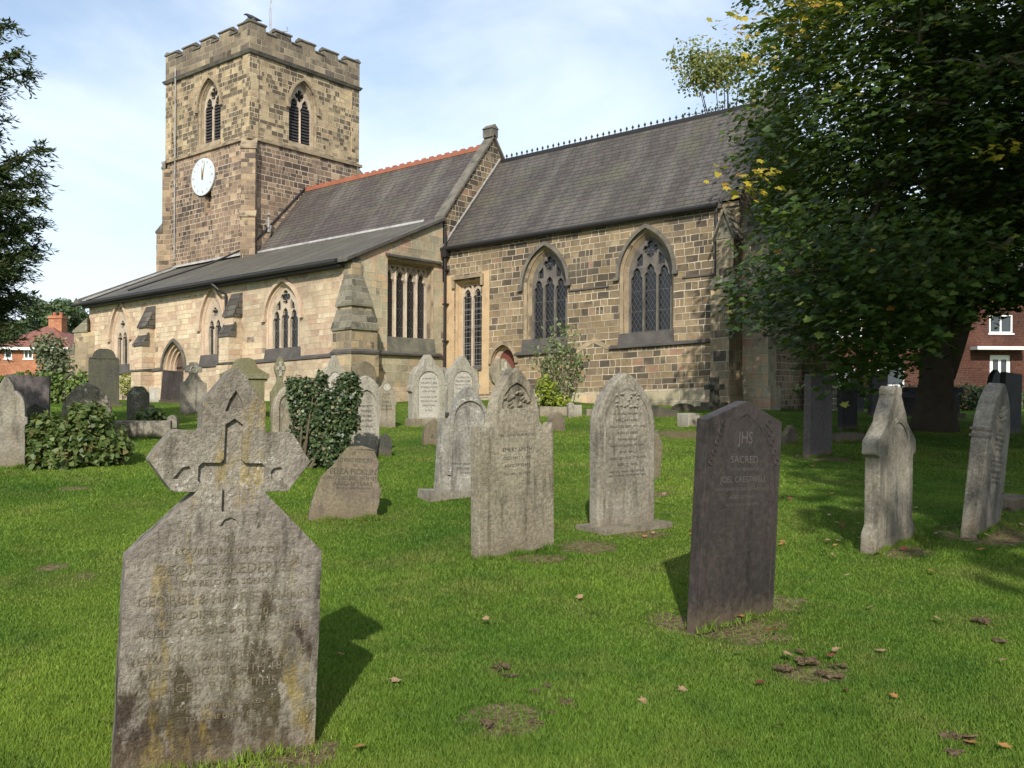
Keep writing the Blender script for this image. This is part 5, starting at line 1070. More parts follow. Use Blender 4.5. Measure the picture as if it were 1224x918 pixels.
# --- the big sycamore at right
TR, TD = cw(9.5, 21), 21.
TR.z = gz(TR.x, TR.y)
def sycamore():
    root = empty('sycamore_tree', TR, 'huge dark green sycamore with yellowing tips overhanging the right side of the churchyard', 'tree')
    rr = random.Random(11); bm = bmesh.new()
    tube(bm, [(0, 0, -.3), (0, 0, .3), (.05, 0, 1.2), (.0, .1, 2.6), (.15, .1, 4.6), (.1, 0, 8), (0, 0, 12)], [.6, .45, .37, .34, .3, .22, .1], 14)
    tube(bm, [(.2, .1, 1.2), (.35, .1, 1.9), (.7, .15, 3.0), (1.1, .3, 4.5), (2.2, .8, 8)], [.25, .25, .23, .2, .1], 12)
    for v in bm.verts: v.co.x += .04*math.sin(v.co.z*3+v.co.y*9); v.co.y += .04*math.cos(v.co.z*2.3+v.co.x*7)
    obj('trunk', bm, 'bark', root, uv=False, smooth=True)
    C = Vector(tuple(r0*2.8))+Vector((0, 0, 7.6)); Rx = np.array([7.6, 7.6, 7.2])
    # spray centres through the shell of the crown, in world axes relative to the root
    cs = []
    while len(cs) < 5200:
        q = rng.normal(size=3); q /= np.linalg.norm(q); rad = 1-abs(rng.normal())*.22 if rng.random() < .8 else rng.uniform(.3, .9)
        p = np.array(C) + q*rad*Rx*(1+.08*math.sin(q[0]*6+q[2]*5)*1.)
        zl = p[2]; lat = p[0]*r0.x+p[1]*r0.y; dep = p[0]*fwd.x+p[1]*fwd.y
        lim = 1.7
        if zl < lim: continue
        cs.append(p)
    # hanging sprays reaching low on the near left side of the crown
    for _ in range(620):   # near flank of the crown
        lat = rng.uniform(-5.6, 6); dep = rng.uniform(-8.6, -2) + .05*abs(lat)**1.5; v = r0*lat + fwd*dep; cs.append(np.array([v.x, v.y, rng.uniform(2.6, 9.5)]))
    for _ in range(230):
        lat = rng.uniform(-5.2, -2.4); dep = rng.uniform(-8.0, -2.5); z = rng.uniform(1.0, 3.4)
        v = r0*lat + fwd*dep; cs.append(np.array([v.x, v.y, z+max(0, abs(lat+3.8)-.9)*.9]))
    for _ in range(120):   # low skirt towards the church
        lat = rng.uniform(-5.7, -3.9); dep = rng.uniform(-3.5, 5); z = rng.uniform(2.2, 5.5); v = r0*lat + fwd*dep; cs.append(np.array([v.x, v.y, z]))
    def inside(c):   # the crown stops short of the chancel roof
        la = c[0]*r0.x+c[1]*r0.y+9.5; de = c[0]*fwd.x+c[1]*fwd.y+21; t = la/de; e = (c[2]+TR.z-EYE)/de
        return t > .262 + .02*math.sin(c[2]*1.7) and e > np.interp(t, [.26, .31, .35, .42, .46, .6], [.075, .05, .004, .008, .075, .09])
    cs = np.array([c for c in cs if inside(c)]); P, N, S, U = [], [], [], []
    for c in cs:
        k = rng.integers(24, 40); ang = rng.uniform(0, 2*np.pi, k); r = .62*np.sqrt(rng.random(k)); out = c-np.array(C); out[2] *= .3; out /= np.linalg.norm(out)
        tx = np.stack([np.cos(ang)*r, np.sin(ang)*r, rng.normal(size=k)*.09 - r*r*.35], 1); tx[:, 2] -= (tx[:, :2]@out[:2])*.35
        P.append(c+tx); N.append(np.stack([rng.normal(size=k)*.38, rng.normal(size=k)*.38, np.ones(k)], 1)+out*.55); S.append(rng.uniform(.08, .165, k)); U.append(np.tile(out-np.array([0, 0, .3]), (k, 1)))
    P, N, S, U = map(np.concatenate, (P, N, S, U))
    leafmesh('foliage', P, N, S, 'syc', 'syc', root, updir=-U, curl=.12)
    # yellow sprays at the left tip and a few inside
    P, N, S = [], [], []
    for (lat, dep, z) in [(-6.6, -4.2, 8.6)]*0 + YEL:
        v = r0*lat + fwd*dep; c = np.array([v.x, v.y, z])
        for _ in range(2):
            k = 13; cc = c + rng.normal(size=3)*.2; ang = rng.uniform(0, 2*np.pi, k); r = .38*np.sqrt(rng.random(k)); P.append(cc+np.stack([np.cos(ang)*r, np.sin(ang)*r, rng.normal(size=k)*.1], 1)); N.append(np.stack([rng.normal(size=k)*.5, rng.normal(size=k)*.5, np.ones(k)], 1)-np.array(fwd)*.5); S.append(rng.uniform(.1, .16, k))
    P, N, S = map(np.concatenate, (P, N, S)); leafmesh('foliage', P, N, S, 'syc', 'syc_yellow', root)['label'] = 'bright yellow leaves at the crown tips'
    # limbs
    bm = bmesh.new()
    for k in range(46):
        q = cs[rng.integers(len(cs))]; e_ = Vector(q); s0 = Vector((0, 0, rr.uniform(2.6, 8))); mid = s0.lerp(e_, .5) + Vector((rr.uniform(-.5, .5), rr.uniform(-.5, .5), rr.uniform(.1, .9)))
        pts = [s0, s0.lerp(mid, .5)+Vector((rr.uniform(-.2, .2), rr.uniform(-.2, .2), .1)), mid, mid.lerp(e_, .5)+Vector((rr.uniform(-.2, .2), rr.uniform(-.2, .2), 0)), e_]
        w0 = rr.uniform(.07, .17); tube(bm, pts, [w0, w0*.8, w0*.55, w0*.3, .012], 6)
        for t in range(4):
            b = pts[2].lerp(e_, rr.uniform(0, .8)); c2 = b + Vector((rr.uniform(-1.2, 1.2), rr.uniform(-1.2, 1.2), rr.uniform(-.5, .6))); tube(bm, [b, b.lerp(c2, .5)+Vector((0, 0, .1)), c2], [.03, .018, .006], 5)
    near = [c for c in cs if c[0]*fwd.x+c[1]*fwd.y < -3.5 and c[2] > 2.2]
    for k in range(60):
        c = Vector(near[rng.integers(len(near))]); inw = (Vector((0, 0, c.z+1.2))-c).normalized(); a = c - inw*.45 + Vector((0, 0, .12)); b = c + inw*rr.uniform(1.4, 3.0) + Vector((rr.uniform(-.8, .8), rr.uniform(-.8, .8), rr.uniform(-.2, .5)))
        tube(bm, [b, b.lerp(c, .5)+Vector((0, 0, rr.uniform(-.15, .2))), c+Vector((0, 0, .1)), a], [.05, .035, .02, .006], 5)
        tube(bm, [b.lerp(c, .5), b.lerp(c, .8)+Vector((rr.uniform(-.5, .5), rr.uniform(-.5, .5), .1)), c+Vector((rr.uniform(-.8, .8), rr.uniform(-.8, .8), .1))], [.025, .015, .005], 5)
    obj('limbs', bm, 'twig', root, uv=False)
def toTree(px, py, d):
    p = atdepth(px, py, d) - TR; return (p.dot(r0), p.dot(fwd), p.z)
YEL = [toTree(*a) for a in ((880, 25, 17), (905, 70, 16), (935, 28, 15), (962, 15, 14.5), (890, 218, 16), (1175, 172, 13), (925, 8, 15), (905, 215, 15.5), (975, 5, 14.5), (955, 20, 14.5))]
sycamore()

def generic_tree(name, lat, d, z0, h, cr, label, mt, n=9000, size=.16, shape='oval', holes=.0, trunk=.25, crown0=.3, jit=.3, group=None):
    p = cw(lat, d); p.z = gz(p.x, p.y) if z0 is None else z0; root = empty(name, p, label, 'tree', group); rr = random.Random(int(lat*10+d))
    bm = bmesh.new(); tube(bm, [(0, 0, -.3), (0, 0, h*.3), (.1, 0, h*.6), (0, 0, h*.9)], [trunk, trunk*.8, trunk*.5, .03], 10)
    blobs = []
    for k in range(26):
        a = rr.uniform(0, 2*math.pi); t = rr.uniform(crown0, .97); rad = cr*math.sqrt(max(.05, 1-((t-.6)/.45)**2))*rr.uniform(.35, .85); c = Vector((rad*math.cos(a), rad*math.sin(a), h*t)); blobs.append(c)
        tube(bm, [(0, 0, h*t*.6), Vector((0, 0, h*t*.6)).lerp(c, .5)+Vector((0, 0, .2)), c], [trunk*.3, trunk*.15, .01], 5)
    obj('trunk', bm, 'bark', root, uv=False)
    P, N = [], []
    for c in blobs:
        r = cr*rr.uniform(.25, .42); q, nn = ell_surface(n//26, (r, r, r*.7), jit); P.append(q+np.array(c)); N.append(nn*.5+rng.normal(size=q.shape)*.5+np.array([0, 0, .5]))
    P = np.concatenate(P); N = np.concatenate(N); leafmesh('foliage', P, N, size*rng.uniform(.6, 1.3, len(P)), shape, mt, root); return root
# trees that stand outside the picture behind the viewer and shade its right side
generic_tree('sycamore_tree', 8.8, -7.0, None, 18.5, 7.2, 'tall leafy tree standing to the right behind the viewer', 'syc', 26000, .32, 'oval', trunk=.5, crown0=.3)
generic_tree('sycamore_tree', 11.5, 2.0, None, 20, 6.8, 'tall leafy tree standing outside the view to the right', 'syc', 34000, .36, 'oval', trunk=.5, crown0=.46)
# background trees
def bgtree(px, pytop, d, cr, label, mt, **k):
    lat = (px-612)/F*d; p = cw(lat, d); g0 = gz(p.x, p.y); ztop = EYE + (459-pytop)/F*d; return generic_tree('tree', lat, d, g0, (ztop-g0)/1.0, cr, label, mt, **k)
bgtree(868, 64, 48, 4.9, 'thin pale autumn tree rising behind the chancel roof', 'autumn', n=16000, size=.17, crown0=.45, jit=.5)
bgtree(58, 368, 75, 3.2, 'green tree behind the chimney of the red roofed house', 'far_leaf', n=9000, size=.3)
bgtree(95, 362, 80, 3.6, 'green tree behind the west end of the church', 'far_leaf', n=9000, size=.3)
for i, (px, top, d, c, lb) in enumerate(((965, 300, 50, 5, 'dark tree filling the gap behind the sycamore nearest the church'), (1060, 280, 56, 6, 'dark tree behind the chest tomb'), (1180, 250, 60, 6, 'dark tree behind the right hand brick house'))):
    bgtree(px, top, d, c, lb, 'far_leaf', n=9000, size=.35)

for lat, d, hh, lb in ((-44, 52, 9, 'round green tree beyond the left boundary, outside the view'), (-38, 34, 8, 'bushy green tree left of the yew, outside the view'), (-30, 16, 9, 'leafy tree well to the left, outside the view')):
    generic_tree('tree', lat, d, None, hh, hh*.42, lb, 'far_leaf', n=7000, size=.3)
# --- yew at the left edge
def yew():
    p = cw(-9.6, 13.2); p.z = gz(p.x, p.y); root = empty('yew_tree', p, 'dark yew with ragged drooping branches reaching in from the left edge', 'tree'); rr = random.Random(21)
    bm = bmesh.new(); tube(bm, [(0, 0, -.3), (0, 0, 2), (.1, 0, 5), (0, 0, 9)], [.4, .3, .2, .03], 10); P, N, U = [], [], []
    tips = [toY(*a, p) for a in ((70, 176, 13), (60, 235, 12.6), (68, 288, 13), (52, 350, 12.8), (56, 85, 13.2), (30, 30, 13.4), (40, 62, 13), (64, 215, 13.4), (45, 270, 12.5), (40, 330, 13), (30, 385, 12.6), (58, 205, 12.8), (52, 300, 12.4), (35, 240, 12.3), (20, 395, 12.8), (62, 262, 13.1))]
    tips += [toY(rr.uniform(-60, 42), rr.uniform(195, 410), rr.uniform(12, 14.3), p) for _ in range(64)] + [toY(rr.uniform(-60, 5), rr.uniform(20, 150), rr.uniform(12.5, 14), p) for _ in range(16)]
    bh = [max(.6, t.z-rr.uniform(.3, 1.2)) for t in tips]
    for k in range(90):
        a = rr.uniform(0, 2*math.pi); z = rr.uniform(1.6, 8.5); L = (2.9-.22*abs(z-3.5))*rr.uniform(.6, .92); tips.append(Vector((L*math.cos(a), L*math.sin(a), z+.5))); bh.append(z-.4)
    for t, z in zip(tips, bh):
        s0 = Vector((0, 0, z)); mid = s0.lerp(t, .55)+Vector((0, 0, -.12)); path = [s0, s0.lerp(mid, .5), mid, mid.lerp(t, .6)+Vector((0, 0, .0)), t]; tube(bm, path, [.05, .04, .03, .018, .006], 5)
        L = (t-s0).length; nb = int(L*34)
        for j in range(nb):
            u = rr.uniform(.22, 1.0); b = s0.lerp(mid, u/.55) if u < .55 else mid.lerp(t, (u-.55)/.45); ax = (t-s0).normalized(); side = Vector((rr.uniform(-1, 1), rr.uniform(-1, 1), rr.uniform(-.5, .35))).normalized(); dr = (side*.8+ax*.7).normalized(); ln = rr.uniform(.2, .5)*(1.3-u*.7)
            for q in range(17):
                f = (q+rr.random())/17*ln; pt = b + dr*f + Vector((0, 0, -f*f*1.6)); P.append(pt); N.append((rr.gauss(0, .5), rr.gauss(0, .5), 1)); U.append(tuple(dr*.8+Vector((rr.gauss(0, .5), rr.gauss(0, .5), -.15))))
    obj('trunk', bm, 'bark', root, uv=False); P = np.array(P); leafmesh('foliage', P, np.array(N), rng.uniform(.07, .12, len(P)), 'needle', 'yew', root, updir=np.array(U)*3, aspect=.26, curl=.1)
def toY(px, py, d, p): return atdepth(px-17, py, d) - p
yew()

# --- ivy, bushes and shrubs
p, d = onground(392, 556); s = d/F; X_ = np.array(r0); Fv = np.array(fwd)
def L_(dx, dz, rx, rz, ry=.25, dd=0.): return (tuple(X_*dx*s + Fv*dd + np.array([0, 0, dz*s])), (rx*s, max(ry, rx*s*.6), rz*s))
bushy('ivy', [L_(-26, 86, 21, 17), L_(-22, 66, 20, 20), L_(-10, 44, 20, 24), L_(-2, 64, 18, 20), L_(4, 78, 8, 12, .2), L_(30, 100, 8, 12, .15), L_(-34, 98, 12, 9, .15), L_(-4, 104, 5, 9, .1), L_(-30, 30, 12, 18), L_(24, 84, 13, 24), L_(20, 56, 17, 26), L_(4, 22, 30, 24), L_(14, 8, 24, 16), L_(-22, 12, 16, 14), L_(-14, 96, 9, 8)], 15000, .05, 'ivy', 'ivy', 'V shaped clump of dark ivy swallowing old headstones', 'ivy', loc=p-fwd*.25, jit=.2)
p, d = onground(392, 470); s = d/F
bushy('thin_shrub', [L_(0, 40, 34, 26, .3), L_(22, 60, 22, 18, .3)], 420, .085, 'oval', 'olive', 'sparse straggly shrub against the aisle wall above the ivy', 'shrub', loc=p, jit=.5, stems=9)
p, d = onground(88, 556); s = d/F
bushy('bush', [L_(-8, 22, 44, 28, .5), L_(22, 26, 34, 26, .5), L_(18, 52, 30, 22, .3), L_(-36, 40, 20, 24, .3), L_(-5, 8, 52, 18, .5), L_(-50, 52, 10, 10, .2), L_(44, 18, 20, 18, .3)], 8000, .085, 'ivy', 'bush', 'broad leafed green bush growing over the broad pointed headstone', 'bush', loc=p, jit=.3)
p, d = onground(178, 507); s = d/F
bushy('small_plant', [L_(0, 8, 17, 12, .3)], 260, .13, 'ivy', 'bush', 'low leafy plant in front of the white spotted headstone', 'plant', loc=p)
p, d = onground(672, 486); s = d/F
rr = random.Random(4); root = empty('tall_shrub', p, 'tall thin grey green shrub with straggly upright stems against the chancel wall', 'shrub'); bm = bmesh.new(); P = []
for k in range(34):
    a = rr.uniform(-1, 1); hgt = rr.uniform(62, 108)*s*(1-.3*abs(a)); b = Vector(tuple(X_*a*.3)); t = Vector(tuple(X_*(a*34+rr.uniform(-6, 10))*s + Fv*rr.uniform(-.4, .4)+np.array([0, 0, hgt]))); m_ = b.lerp(t, .5)+Vector((0, 0, .2)); tube(bm, [b, m_, t], [.014, .01, .004], 4)
    for j in range(int(36*hgt/2)): u = rr.uniform(.15, 1.0); q = (b.lerp(m_, u*2) if u < .5 else m_.lerp(t, u*2-1)); P.append(tuple(q+Vector((rr.gauss(0, .09), rr.gauss(0, .09), rr.gauss(0, .06)))))
obj('stems', bm, 'twig', root, uv=False); P = np.array(P); leafmesh('foliage', P, rng.normal(size=P.shape)+np.array([0, 0, .5]), rng.uniform(.08, .15, len(P)), 'oval', 'olive_light', root, aspect=.7)
p, d = onground(652, 488); s = d/F
bushy('lime_bush', [L_(0, 22, 14, 18, .35), L_(12, 8, 20, 12, .35)], 900, .09, 'oval', 'lime', 'low lime green bush at the foot of the tall thin shrub', 'bush', loc=p)
p, d = onground(152, 478); s = d/F
bushy('clipped_bush', [L_(0, 18, 10, 14, .3)], 700, .07, 'oval', 'lime', 'small yellow variegated bush beside the tall dark headstone', 'bush', loc=p, jit=.12)
p, d = onground(100, 470); s = d/F
bushy('red_shrub', [L_(-6, 34, 14, 12, .4), L_(8, 40, 10, 12, .4)], 420, .12, 'oval', 'red_flower', 'orange red leafed shrub behind the tall dark headstone', 'shrub', loc=p, jit=.3)
p, d = onground(138, 470); s = d/F
bushy('red_flowers', [L_(6, 37, 5, 3, .1)], 60, .1, 'oval', 'red_flower', 'small burst of bright orange red flowers at the west window', 'flowers', loc=p)
p = cw((30-612)/F*30, 30); p.z = gz(p.x, p.y); s = 30/F
bushy('hedge', [L_(-20+k*17, 12+3*(k % 2), 16, 22, .7) for k in range(7)], 9000, .12, 'oval', 'hedge', 'sunlit bushy hedge along the left boundary', 'hedge', loc=p, jit=.12)
p = cw((58-612)/F*33, 33); p.z = gz(p.x, p.y); s = 33/F
bushy('rose_bush', [L_(0, 62, 22, 20, .6), L_(8, 40, 22, 24, .6)], 2400, .12, 'oval', 'olive', 'tall olive green shrub before the red roofed house', 'shrub', loc=p, jit=.35)

# ------------------------------------------------------------------ houses
def upvc(parent, P, u0, u1, v0, v1, n=2, name='window'):
    bm = bmesh.new(); f = .07; plate_pts = [(u0, v0), (u1, v0), (u1, v1), (u0, v1)]
    wv = (u1-u0-f)/n; hs = [[(u0+f+k*wv, v0+f), (u0+k*wv+wv, v0+f), (u0+k*wv+wv, v1-f), (u0+f+k*wv, v1-f)] for k in range(n)]
    O, X, Z, N = P; plate(bm, P, plate_pts, hs, -.03, .07, back=False); o = obj(name, bm, 'white', parent)
    Q = lambda p, t: O+X*p[0]+Z*p[1]+N*t
    bm = bmesh.new(); poly(bm, [Q(p, .03) for p in ((u0+.02, v0+.02), (u1-.02, v0+.02), (u1-.02, v1-.02), (u0+.02, v1-.02))]); obj('pane', bm, 'house_glass', o)
    bm = bmesh.new(); prism(bm, [Q((u0-.06, v0), .0), Q((u1+.06, v0), 0), Q((u1+.06, v0), -.1), Q((u0-.06, v0), -.1)], Z*-.06); obj('sill', bm, 'white', o)
    return o
def house(name, lat, d, yaw, W, D, H, RH, matw, matr, label, wins, door=None, chim=None, zoff=0):
    p = cw(lat, d); p.z = gz(p.x, p.y)+zoff; root = empty(name, p, label, 'house'); root.rotation_euler.z = R_(36.35+yaw)
    holes = [[(a, b), (a, e_), (c, e_), (c, b)] for a, c, b, e_, n in wins]
    if door: holes.append([(door[0], 0), (door[0], door[2]), (door[1], door[2]), (door[1], 0)])
    FR = (Vector((0, 0, 0)), X3, Z3, Y3); bm = bmesh.new(); plate(bm, FR, [(-W/2, -1), (-W/2, H), (W/2, H), (W/2, -1)], holes, 0, .12, back=False, sides=False)
    poly(bm, [(W/2, 0, -1), (W/2, D, -1), (W/2, D, H), (W/2, 0, H)]); poly(bm, [(-W/2, 0, -1), (-W/2, D, -1), (-W/2, D, H), (-W/2, 0, H)]); poly(bm, [(-W/2, D, -1), (W/2, D, -1), (W/2, D, H), (-W/2, D, H)]); obj('wall', bm, matw, root)
    bm = bmesh.new(); e_ = .35; v = [bm.verts.new(q) for q in ((-W/2-e_, -e_, H-.05), (W/2+e_, -e_, H-.05), (W/2+e_, D+e_, H-.05), (-W/2-e_, D+e_, H-.05), (-W/2+D/2, D/2, H+RH), (W/2-D/2, D/2, H+RH))]
    for f in ((0, 1, 5, 4), (1, 2, 5), (2, 3, 4, 5), (3, 0, 4), (3, 2, 1, 0)): bm.faces.new([v[i] for i in f])
    rf = obj('roof', bm, matr, root)
    bm = bmesh.new(); box(bm, -W/2-e_-.02, W/2+e_+.02, -e_-.04, -e_+.02, H-.2, H-.02); obj('fascia', bm, 'white' if matw == 'house_brick' else 'iron', root)
    for a, c, b, e2, n in wins: upvc(root, (Vector((0, .05, 0)), X3, Z3, Y3), a, c, b, e2, n)
    if door:
        a, c, h = door; bm = bmesh.new(); plate(bm, (Vector((0, .06, 0)), X3, Z3, Y3), [(a, 0), (c, 0), (c, h), (a, h)], [[(a+.16, .9), ((a+c)/2-.06, .9), ((a+c)/2-.06, h-.2), (a+.16, h-.2)], [((a+c)/2+.06, .9), (c-.16, .9), (c-.16, h-.2), ((a+c)/2+.06, h-.2)]], 0, .05, back=False); dr = obj('door', bm, 'white', root)
        bm = bmesh.new(); box(bm, a+.1, c-.1, .09, .1, .85, h-.15); obj('pane', bm, 'house_glass', dr)
        bm = bmesh.new(); box(bm, a-.9, c+.5, -.7, .0, h+.22, h+.36); obj('door_canopy', bm, 'white', root)
    if chim:
        for cx_ in chim:
            bm = bmesh.new(); box(bm, cx_-.45, cx_+.45, D/2-.4, D/2+.4, H+RH*.3, H+RH+.6); box(bm, cx_-.52, cx_+.52, D/2-.47, D/2+.47, H+RH+.4, H+RH+.52); ch = obj('chimney', bm, matw, rf)
            bm = bmesh.new(); [tube(bm, [(cx_+o_, D/2, H+RH+.6), (cx_+o_, D/2, H+RH+.85)], .12, 8) for o_ in (-.22, .22)]; obj('chimney_pot', bm, 'ridge_red', ch)
    return root
# right: brick house seen under the tree; windows measured along its front
d = 42.; k = d/F; lat0 = (1120-612)*k; U = lambda px: (px-1120)*k; base = 487
V = lambda py: (base-py)*k
house('brick_house', lat0, d, 0, 13.5, 7, 5.4, 2.6, 'shade_brick', 'roof_nave', 'shade-darkened red brick house with white windows and a white canopied door, seen under the sycamore', [(U(1049), U(1081), V(461), V(427), 1), (U(1182), U(1210), V(397), V(375), 2), (U(1000), U(1022), V(461), V(440), 2), (U(960), U(985), V(461), V(432), 2), (U(1068), U(1086), V(403), V(380), 2), (U(1000), U(1030), V(403), V(380), 2)], (U(1183), U(1208), V(423)), [3.5], zoff=.0)
# left: red roofed house
d = 62.; k = d/F; lat0 = (38-612)*k; U = lambda px: (px-38)*k
p = cw(lat0, d); g0 = gz(p.x, p.y); hz_ = lambda py: EYE+(459-py)*k-g0
house('roof_house', lat0, d, 0, 92*k, 5.2, hz_(418), hz_(388)-hz_(418), 'house_brick', 'tile_red', 'orange brick house with a red tiled hipped roof, chimney and white windows at far left', [(U(5), U(14), hz_(432), hz_(420), 1), (U(28), U(39), hz_(432), hz_(420), 2)], None, [U(46)])

# boundary hedge behind the right lawn and the house front
p = cw(16, 38); p.z = gz(p.x, p.y); s = 38/F
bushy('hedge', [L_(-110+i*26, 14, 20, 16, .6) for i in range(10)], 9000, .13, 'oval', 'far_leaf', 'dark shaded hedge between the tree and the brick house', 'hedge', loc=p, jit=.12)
p = cw(-14.5, 39); p.z = gz(p.x, p.y)
# --- crow on the parapet
p = Vector((Xt-.35, Yt+.35, PT+.16)); p.z += SHEAR*p.x
root = bpy.data.meshes.new('crow'); bm = bmesh.new()
tube(bm, [(-.42, 0, -.0), (-.2, 0, .07), (0, 0, .14), (.14, 0, .22), (.2, 0, .27), (.27, 0, .28), (.36, 0, .26)], [.02, .07, .1, .075, .05, .04, .004], 10)
for s_ in (-1, 1): tube(bm, [(.02, s_*.04, .08), (.03, s_*.04, -.01), (.08, s_*.04, -.01)], .009, 5)
for s_ in (-1, 1): prism(bm, [(.08, s_*.07, .2), (-.1, s_*.1, .12), (-.42, s_*.04, .0), (-.1, s_*.09, .05)], (0, s_*.02, 0))
o = obj('crow', bm, 'crow', smooth=True, uv=False); o.location = p; o.rotation_euler.z = R_(36.35+180); tag(o, 'black crow perched on the corner of the tower parapet', 'bird')

# ------------------------------------------------------------------ leaves and clods on the grass
def leaf_obj(px, py, mt, sz=.07, name='fallen_leaf', master={}):
    p, d = onground(px, py)
    key = mt
    if key not in master:
        S = LEAF['syc']; bm = bmesh.new(); c = bm.verts.new((0, .4, .0)); vs = [bm.verts.new((x, y, .13*abs(x)+.12*(y-.4)**2)) for x, y in S]
        for i in range(len(vs)): bm.faces.new([c, vs[i], vs[(i+1) % len(vs)]])
        me = bpy.data.meshes.new('fallen_leaf'); bm.to_mesh(me); bm.free(); me.materials.append(M[mt]); master[key] = me
    o = bpy.data.objects.new('fallen_leaf', master[key]); col.objects.link(o); o.location = p + Vector((0, 0, .035)); s_ = sz*random.uniform(.8, 1.3); o.scale = (s_, s_*random.uniform(.5, 1), s_); o.rotation_euler = (random.uniform(-.35, .35), random.uniform(-.35, .35), random.uniform(0, 6.28))
    lab = {'dead_leaf': 'dry pale brown fallen leaf on the lawn', 'dead_leaf_orange': 'orange fallen leaf on the lawn', 'dead_leaf_red': 'dark red fallen leaf on the lawn'}[mt]
    tag(o, lab, 'leaf', {'dead_leaf': 'pale brown leaves on the grass', 'dead_leaf_orange': 'orange leaves on the grass', 'dead_leaf_red': 'red leaves on the grass'}[mt])
rl = random.Random(9)
for px, py, mt in [(697, 720, 'dead_leaf'), (578, 745, 'dead_leaf'), (926, 760, 'dead_leaf_red'), (918, 762, 'dead_leaf_red'), (884, 742, 'dead_leaf_orange'), (890, 738, 'dead_leaf_orange'), (898, 741, 'dead_leaf'), (820, 706, 'dead_leaf_red'), (763, 831, 'dead_leaf_orange'), (883, 785, 'dead_leaf'), (1012, 694, 'dead_leaf'), (1094, 822, 'dead_leaf'), (1048, 756, 'dead_leaf_orange'), (1210, 665, 'dead_leaf_orange'), (927, 877, 'dead_leaf'), (1073, 843, 'dead_leaf_orange'), (435, 903, 'dead_leaf_orange'), (127, 870, 'dead_leaf'), (405, 790, 'dead_leaf_red'), (476, 820, 'dead_leaf'), (989, 620, 'dead_leaf'), (992, 650, 'dead_leaf'), (944, 575, 'dead_leaf'), (788, 640, 'dead_leaf'), (880, 745, 'dead_leaf'), (820, 833, 'dead_leaf'), (1195, 620, 'dead_leaf_orange'), (1180, 635, 'dead_leaf_orange'), (1206, 628, 'dead_leaf_red'), (1160, 900, 'dead_leaf_orange'), (1200, 905, 'dead_leaf_orange')]: leaf_obj(px, py, mt, .05)
for _ in range(120):
    px = rl.uniform(760, 1220); py = rl.uniform(540, 670) if rl.random() < .8 else rl.uniform(640, 900); leaf_obj(px, py, rl.choice(['dead_leaf', 'dead_leaf', 'dead_leaf', 'dead_leaf_orange', 'dead_leaf_orange', 'dead_leaf_red']), .06)
clod_me = None
def clod(px, py, sz):
    sz *= .62; p, d = onground(px, py); bm = bmesh.new(); rr = random.Random(int(px*7+py))
    for _ in range(rr.randint(9, 15)):
        c = Vector((rr.gauss(0, .5), rr.gauss(0, .35), rr.uniform(0, .1)))*sz; r = sz*rr.uniform(.07, .2); mt_ = Matrix.Translation(c) @ Matrix.Diagonal((r*rr.uniform(.8, 1.8), r, r*rr.uniform(.4, .7), 1)); bmesh.ops.create_icosphere(bm, subdivisions=2, radius=1, matrix=mt_)
    for v in bm.verts: v.co += Vector((rr.gauss(0, .09), rr.gauss(0, .09), rr.gauss(0, .07)))*sz
    o = obj('soil_clod', bm, 'soil', uv=False); o.location = p+Vector((0, 0, .015)); tag(o, 'brown clump of dug soil and dead grass on the lawn', 'soil clump', 'clumps of soil on the lawn'); BARE.append((p.x, p.y, sz*1.1))
for a in [(595, 800, .09), (676, 845, .09), (612, 812, .05), (655, 825, .05), (583, 870, .07), (640, 830, .05), (705, 868, .05), (640, 868, .05), (966, 795, .12), (940, 803, .1), (990, 812, .1), (1005, 800, .08), (1143, 885, .12), (1172, 745, .1), (1140, 905, .08), (1200, 770, .08), (660, 858, .04), (958, 783, .06)]: clod(*a)
for a in ((975, 805, .22), (780, 590, .35), (820, 520, 1.0), (1190, 645, .4), (330, 905, .3), (370, 895, .2), (100, 690, .15), (60, 680, .18), (90, 585, .25), (700, 655, .35), (600, 860, .25)): bare(*a)
build_ground()

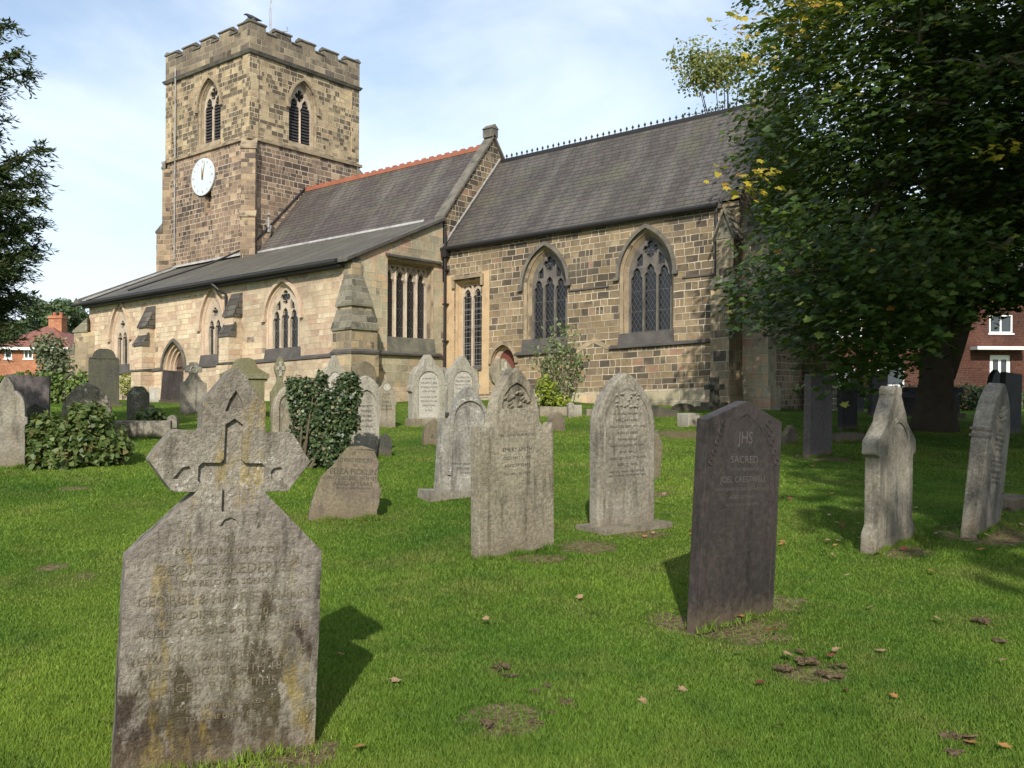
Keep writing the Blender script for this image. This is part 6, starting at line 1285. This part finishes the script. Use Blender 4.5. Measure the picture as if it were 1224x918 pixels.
# ------------------------------------------------------------------ grass blades (one uncountable mass)
def grass():
    n = 820000; dmin, dmax = 2.2, 26.
    u = rng.random(n); D = 1/(1/dmin - u*(1/dmin-1/dmax)); D = np.where(rng.random(n) < .35, dmin*(dmax/dmin)**rng.random(n), D)
    La = (rng.random(n)*2-1)*(.58*D+.3); X = La*r0.x+D*fwd.x; Y = La*r0.y+D*fwd.y
    keep = np.ones(n, bool)
    for bx, by, br in BARE: keep &= ~((np.hypot(X-bx, Y-by) < br*.85) & (rng.random(n) < .72))
    X, Y, D = X[keep], Y[keep], D[keep]; n = len(X); Z = np.empty(n)
    for i in range(0, n, 20000): Z[i:i+20000] = gz_np(X[i:i+20000], Y[i:i+20000])
    Z += .018*np.sin(X*1.7+np.sin(Y*1.1)*1.5)*np.cos(Y*1.9+X*.4) + .01*np.sin(X*4.1+Y*2.7)
    patch = .5+.5*np.sin(X*.9+1.3*np.sin(Y*.7))*np.cos(Y*1.1+.8*np.sin(X*1.4))
    h = (.007+.013*rng.random(n)+.010*patch)*(1+.02*D); wd = (.0022+.0016*rng.random(n))*(1+.16*np.maximum(D-3, 0)); a = rng.random(n)*2*np.pi
    lx = rng.normal(size=n)*.45*h; ly = rng.normal(size=n)*.45*h
    tx, ty, th = [], [], []
    for (sx_, sy_, sd, sW, sT, sr) in TUFT:
        if sd > 22: continue
        k = int((500 if abs(sW-.77) < .12 and sd < 6.6 and sx_ > -5.2 else 2400)*sW/max(1, sd/5)); uu = rng.uniform(-.53, .53, k)*sW; vv = np.where(rng.random(k) < .75, -sT/2-np.abs(rng.normal(size=k))*.025, sT/2+.02)
        tx.append(sx_+uu*math.cos(sr)-vv*math.sin(sr)); ty.append(sy_+uu*math.sin(sr)+vv*math.cos(sr)); th.append(rng.uniform(.02, .06, k)*(.6+.8*np.sin(uu*9+sx_)**2))
    tx, ty, th = map(np.concatenate, (tx, ty, th)); k = len(tx); D = np.concatenate([D, tx*fwd.x+ty*fwd.y]); X = np.concatenate([X, tx]); Y = np.concatenate([Y, ty]); Z = np.concatenate([Z, gz_np(tx, ty)]); h = np.concatenate([h, th])
    n += k; wd = np.concatenate([wd, .003*np.ones(k)*(1+.1*np.maximum(D[-k:]-3, 0))]); a = rng.random(n)*2*np.pi; lx = rng.normal(size=n)*.45*h; ly = rng.normal(size=n)*.45*h
    b = np.stack([X, Y, Z-.004], 1); s = np.stack([np.cos(a)*wd, np.sin(a)*wd, np.zeros(n)], 1); t = b + np.stack([lx, ly, h], 1)
    v = np.stack([b-s, b+s, t], 1).reshape(-1, 3)
    me = bpy.data.meshes.new('grass'); me.vertices.add(3*n); me.vertices.foreach_set('co', v.reshape(-1).astype(np.float32)); me.loops.add(3*n); me.loops.foreach_set('vertex_index', np.arange(3*n, dtype=np.int32)); me.polygons.add(n); me.polygons.foreach_set('loop_start', np.arange(0, 3*n, 3, dtype=np.int32)); me.update(calc_edges=True)
    me.materials.append(M['blade']); o = bpy.data.objects.new('grass', me); col.objects.link(o); tag(o, 'short mown lawn grass between the graves', 'grass', kind='stuff')
grass()
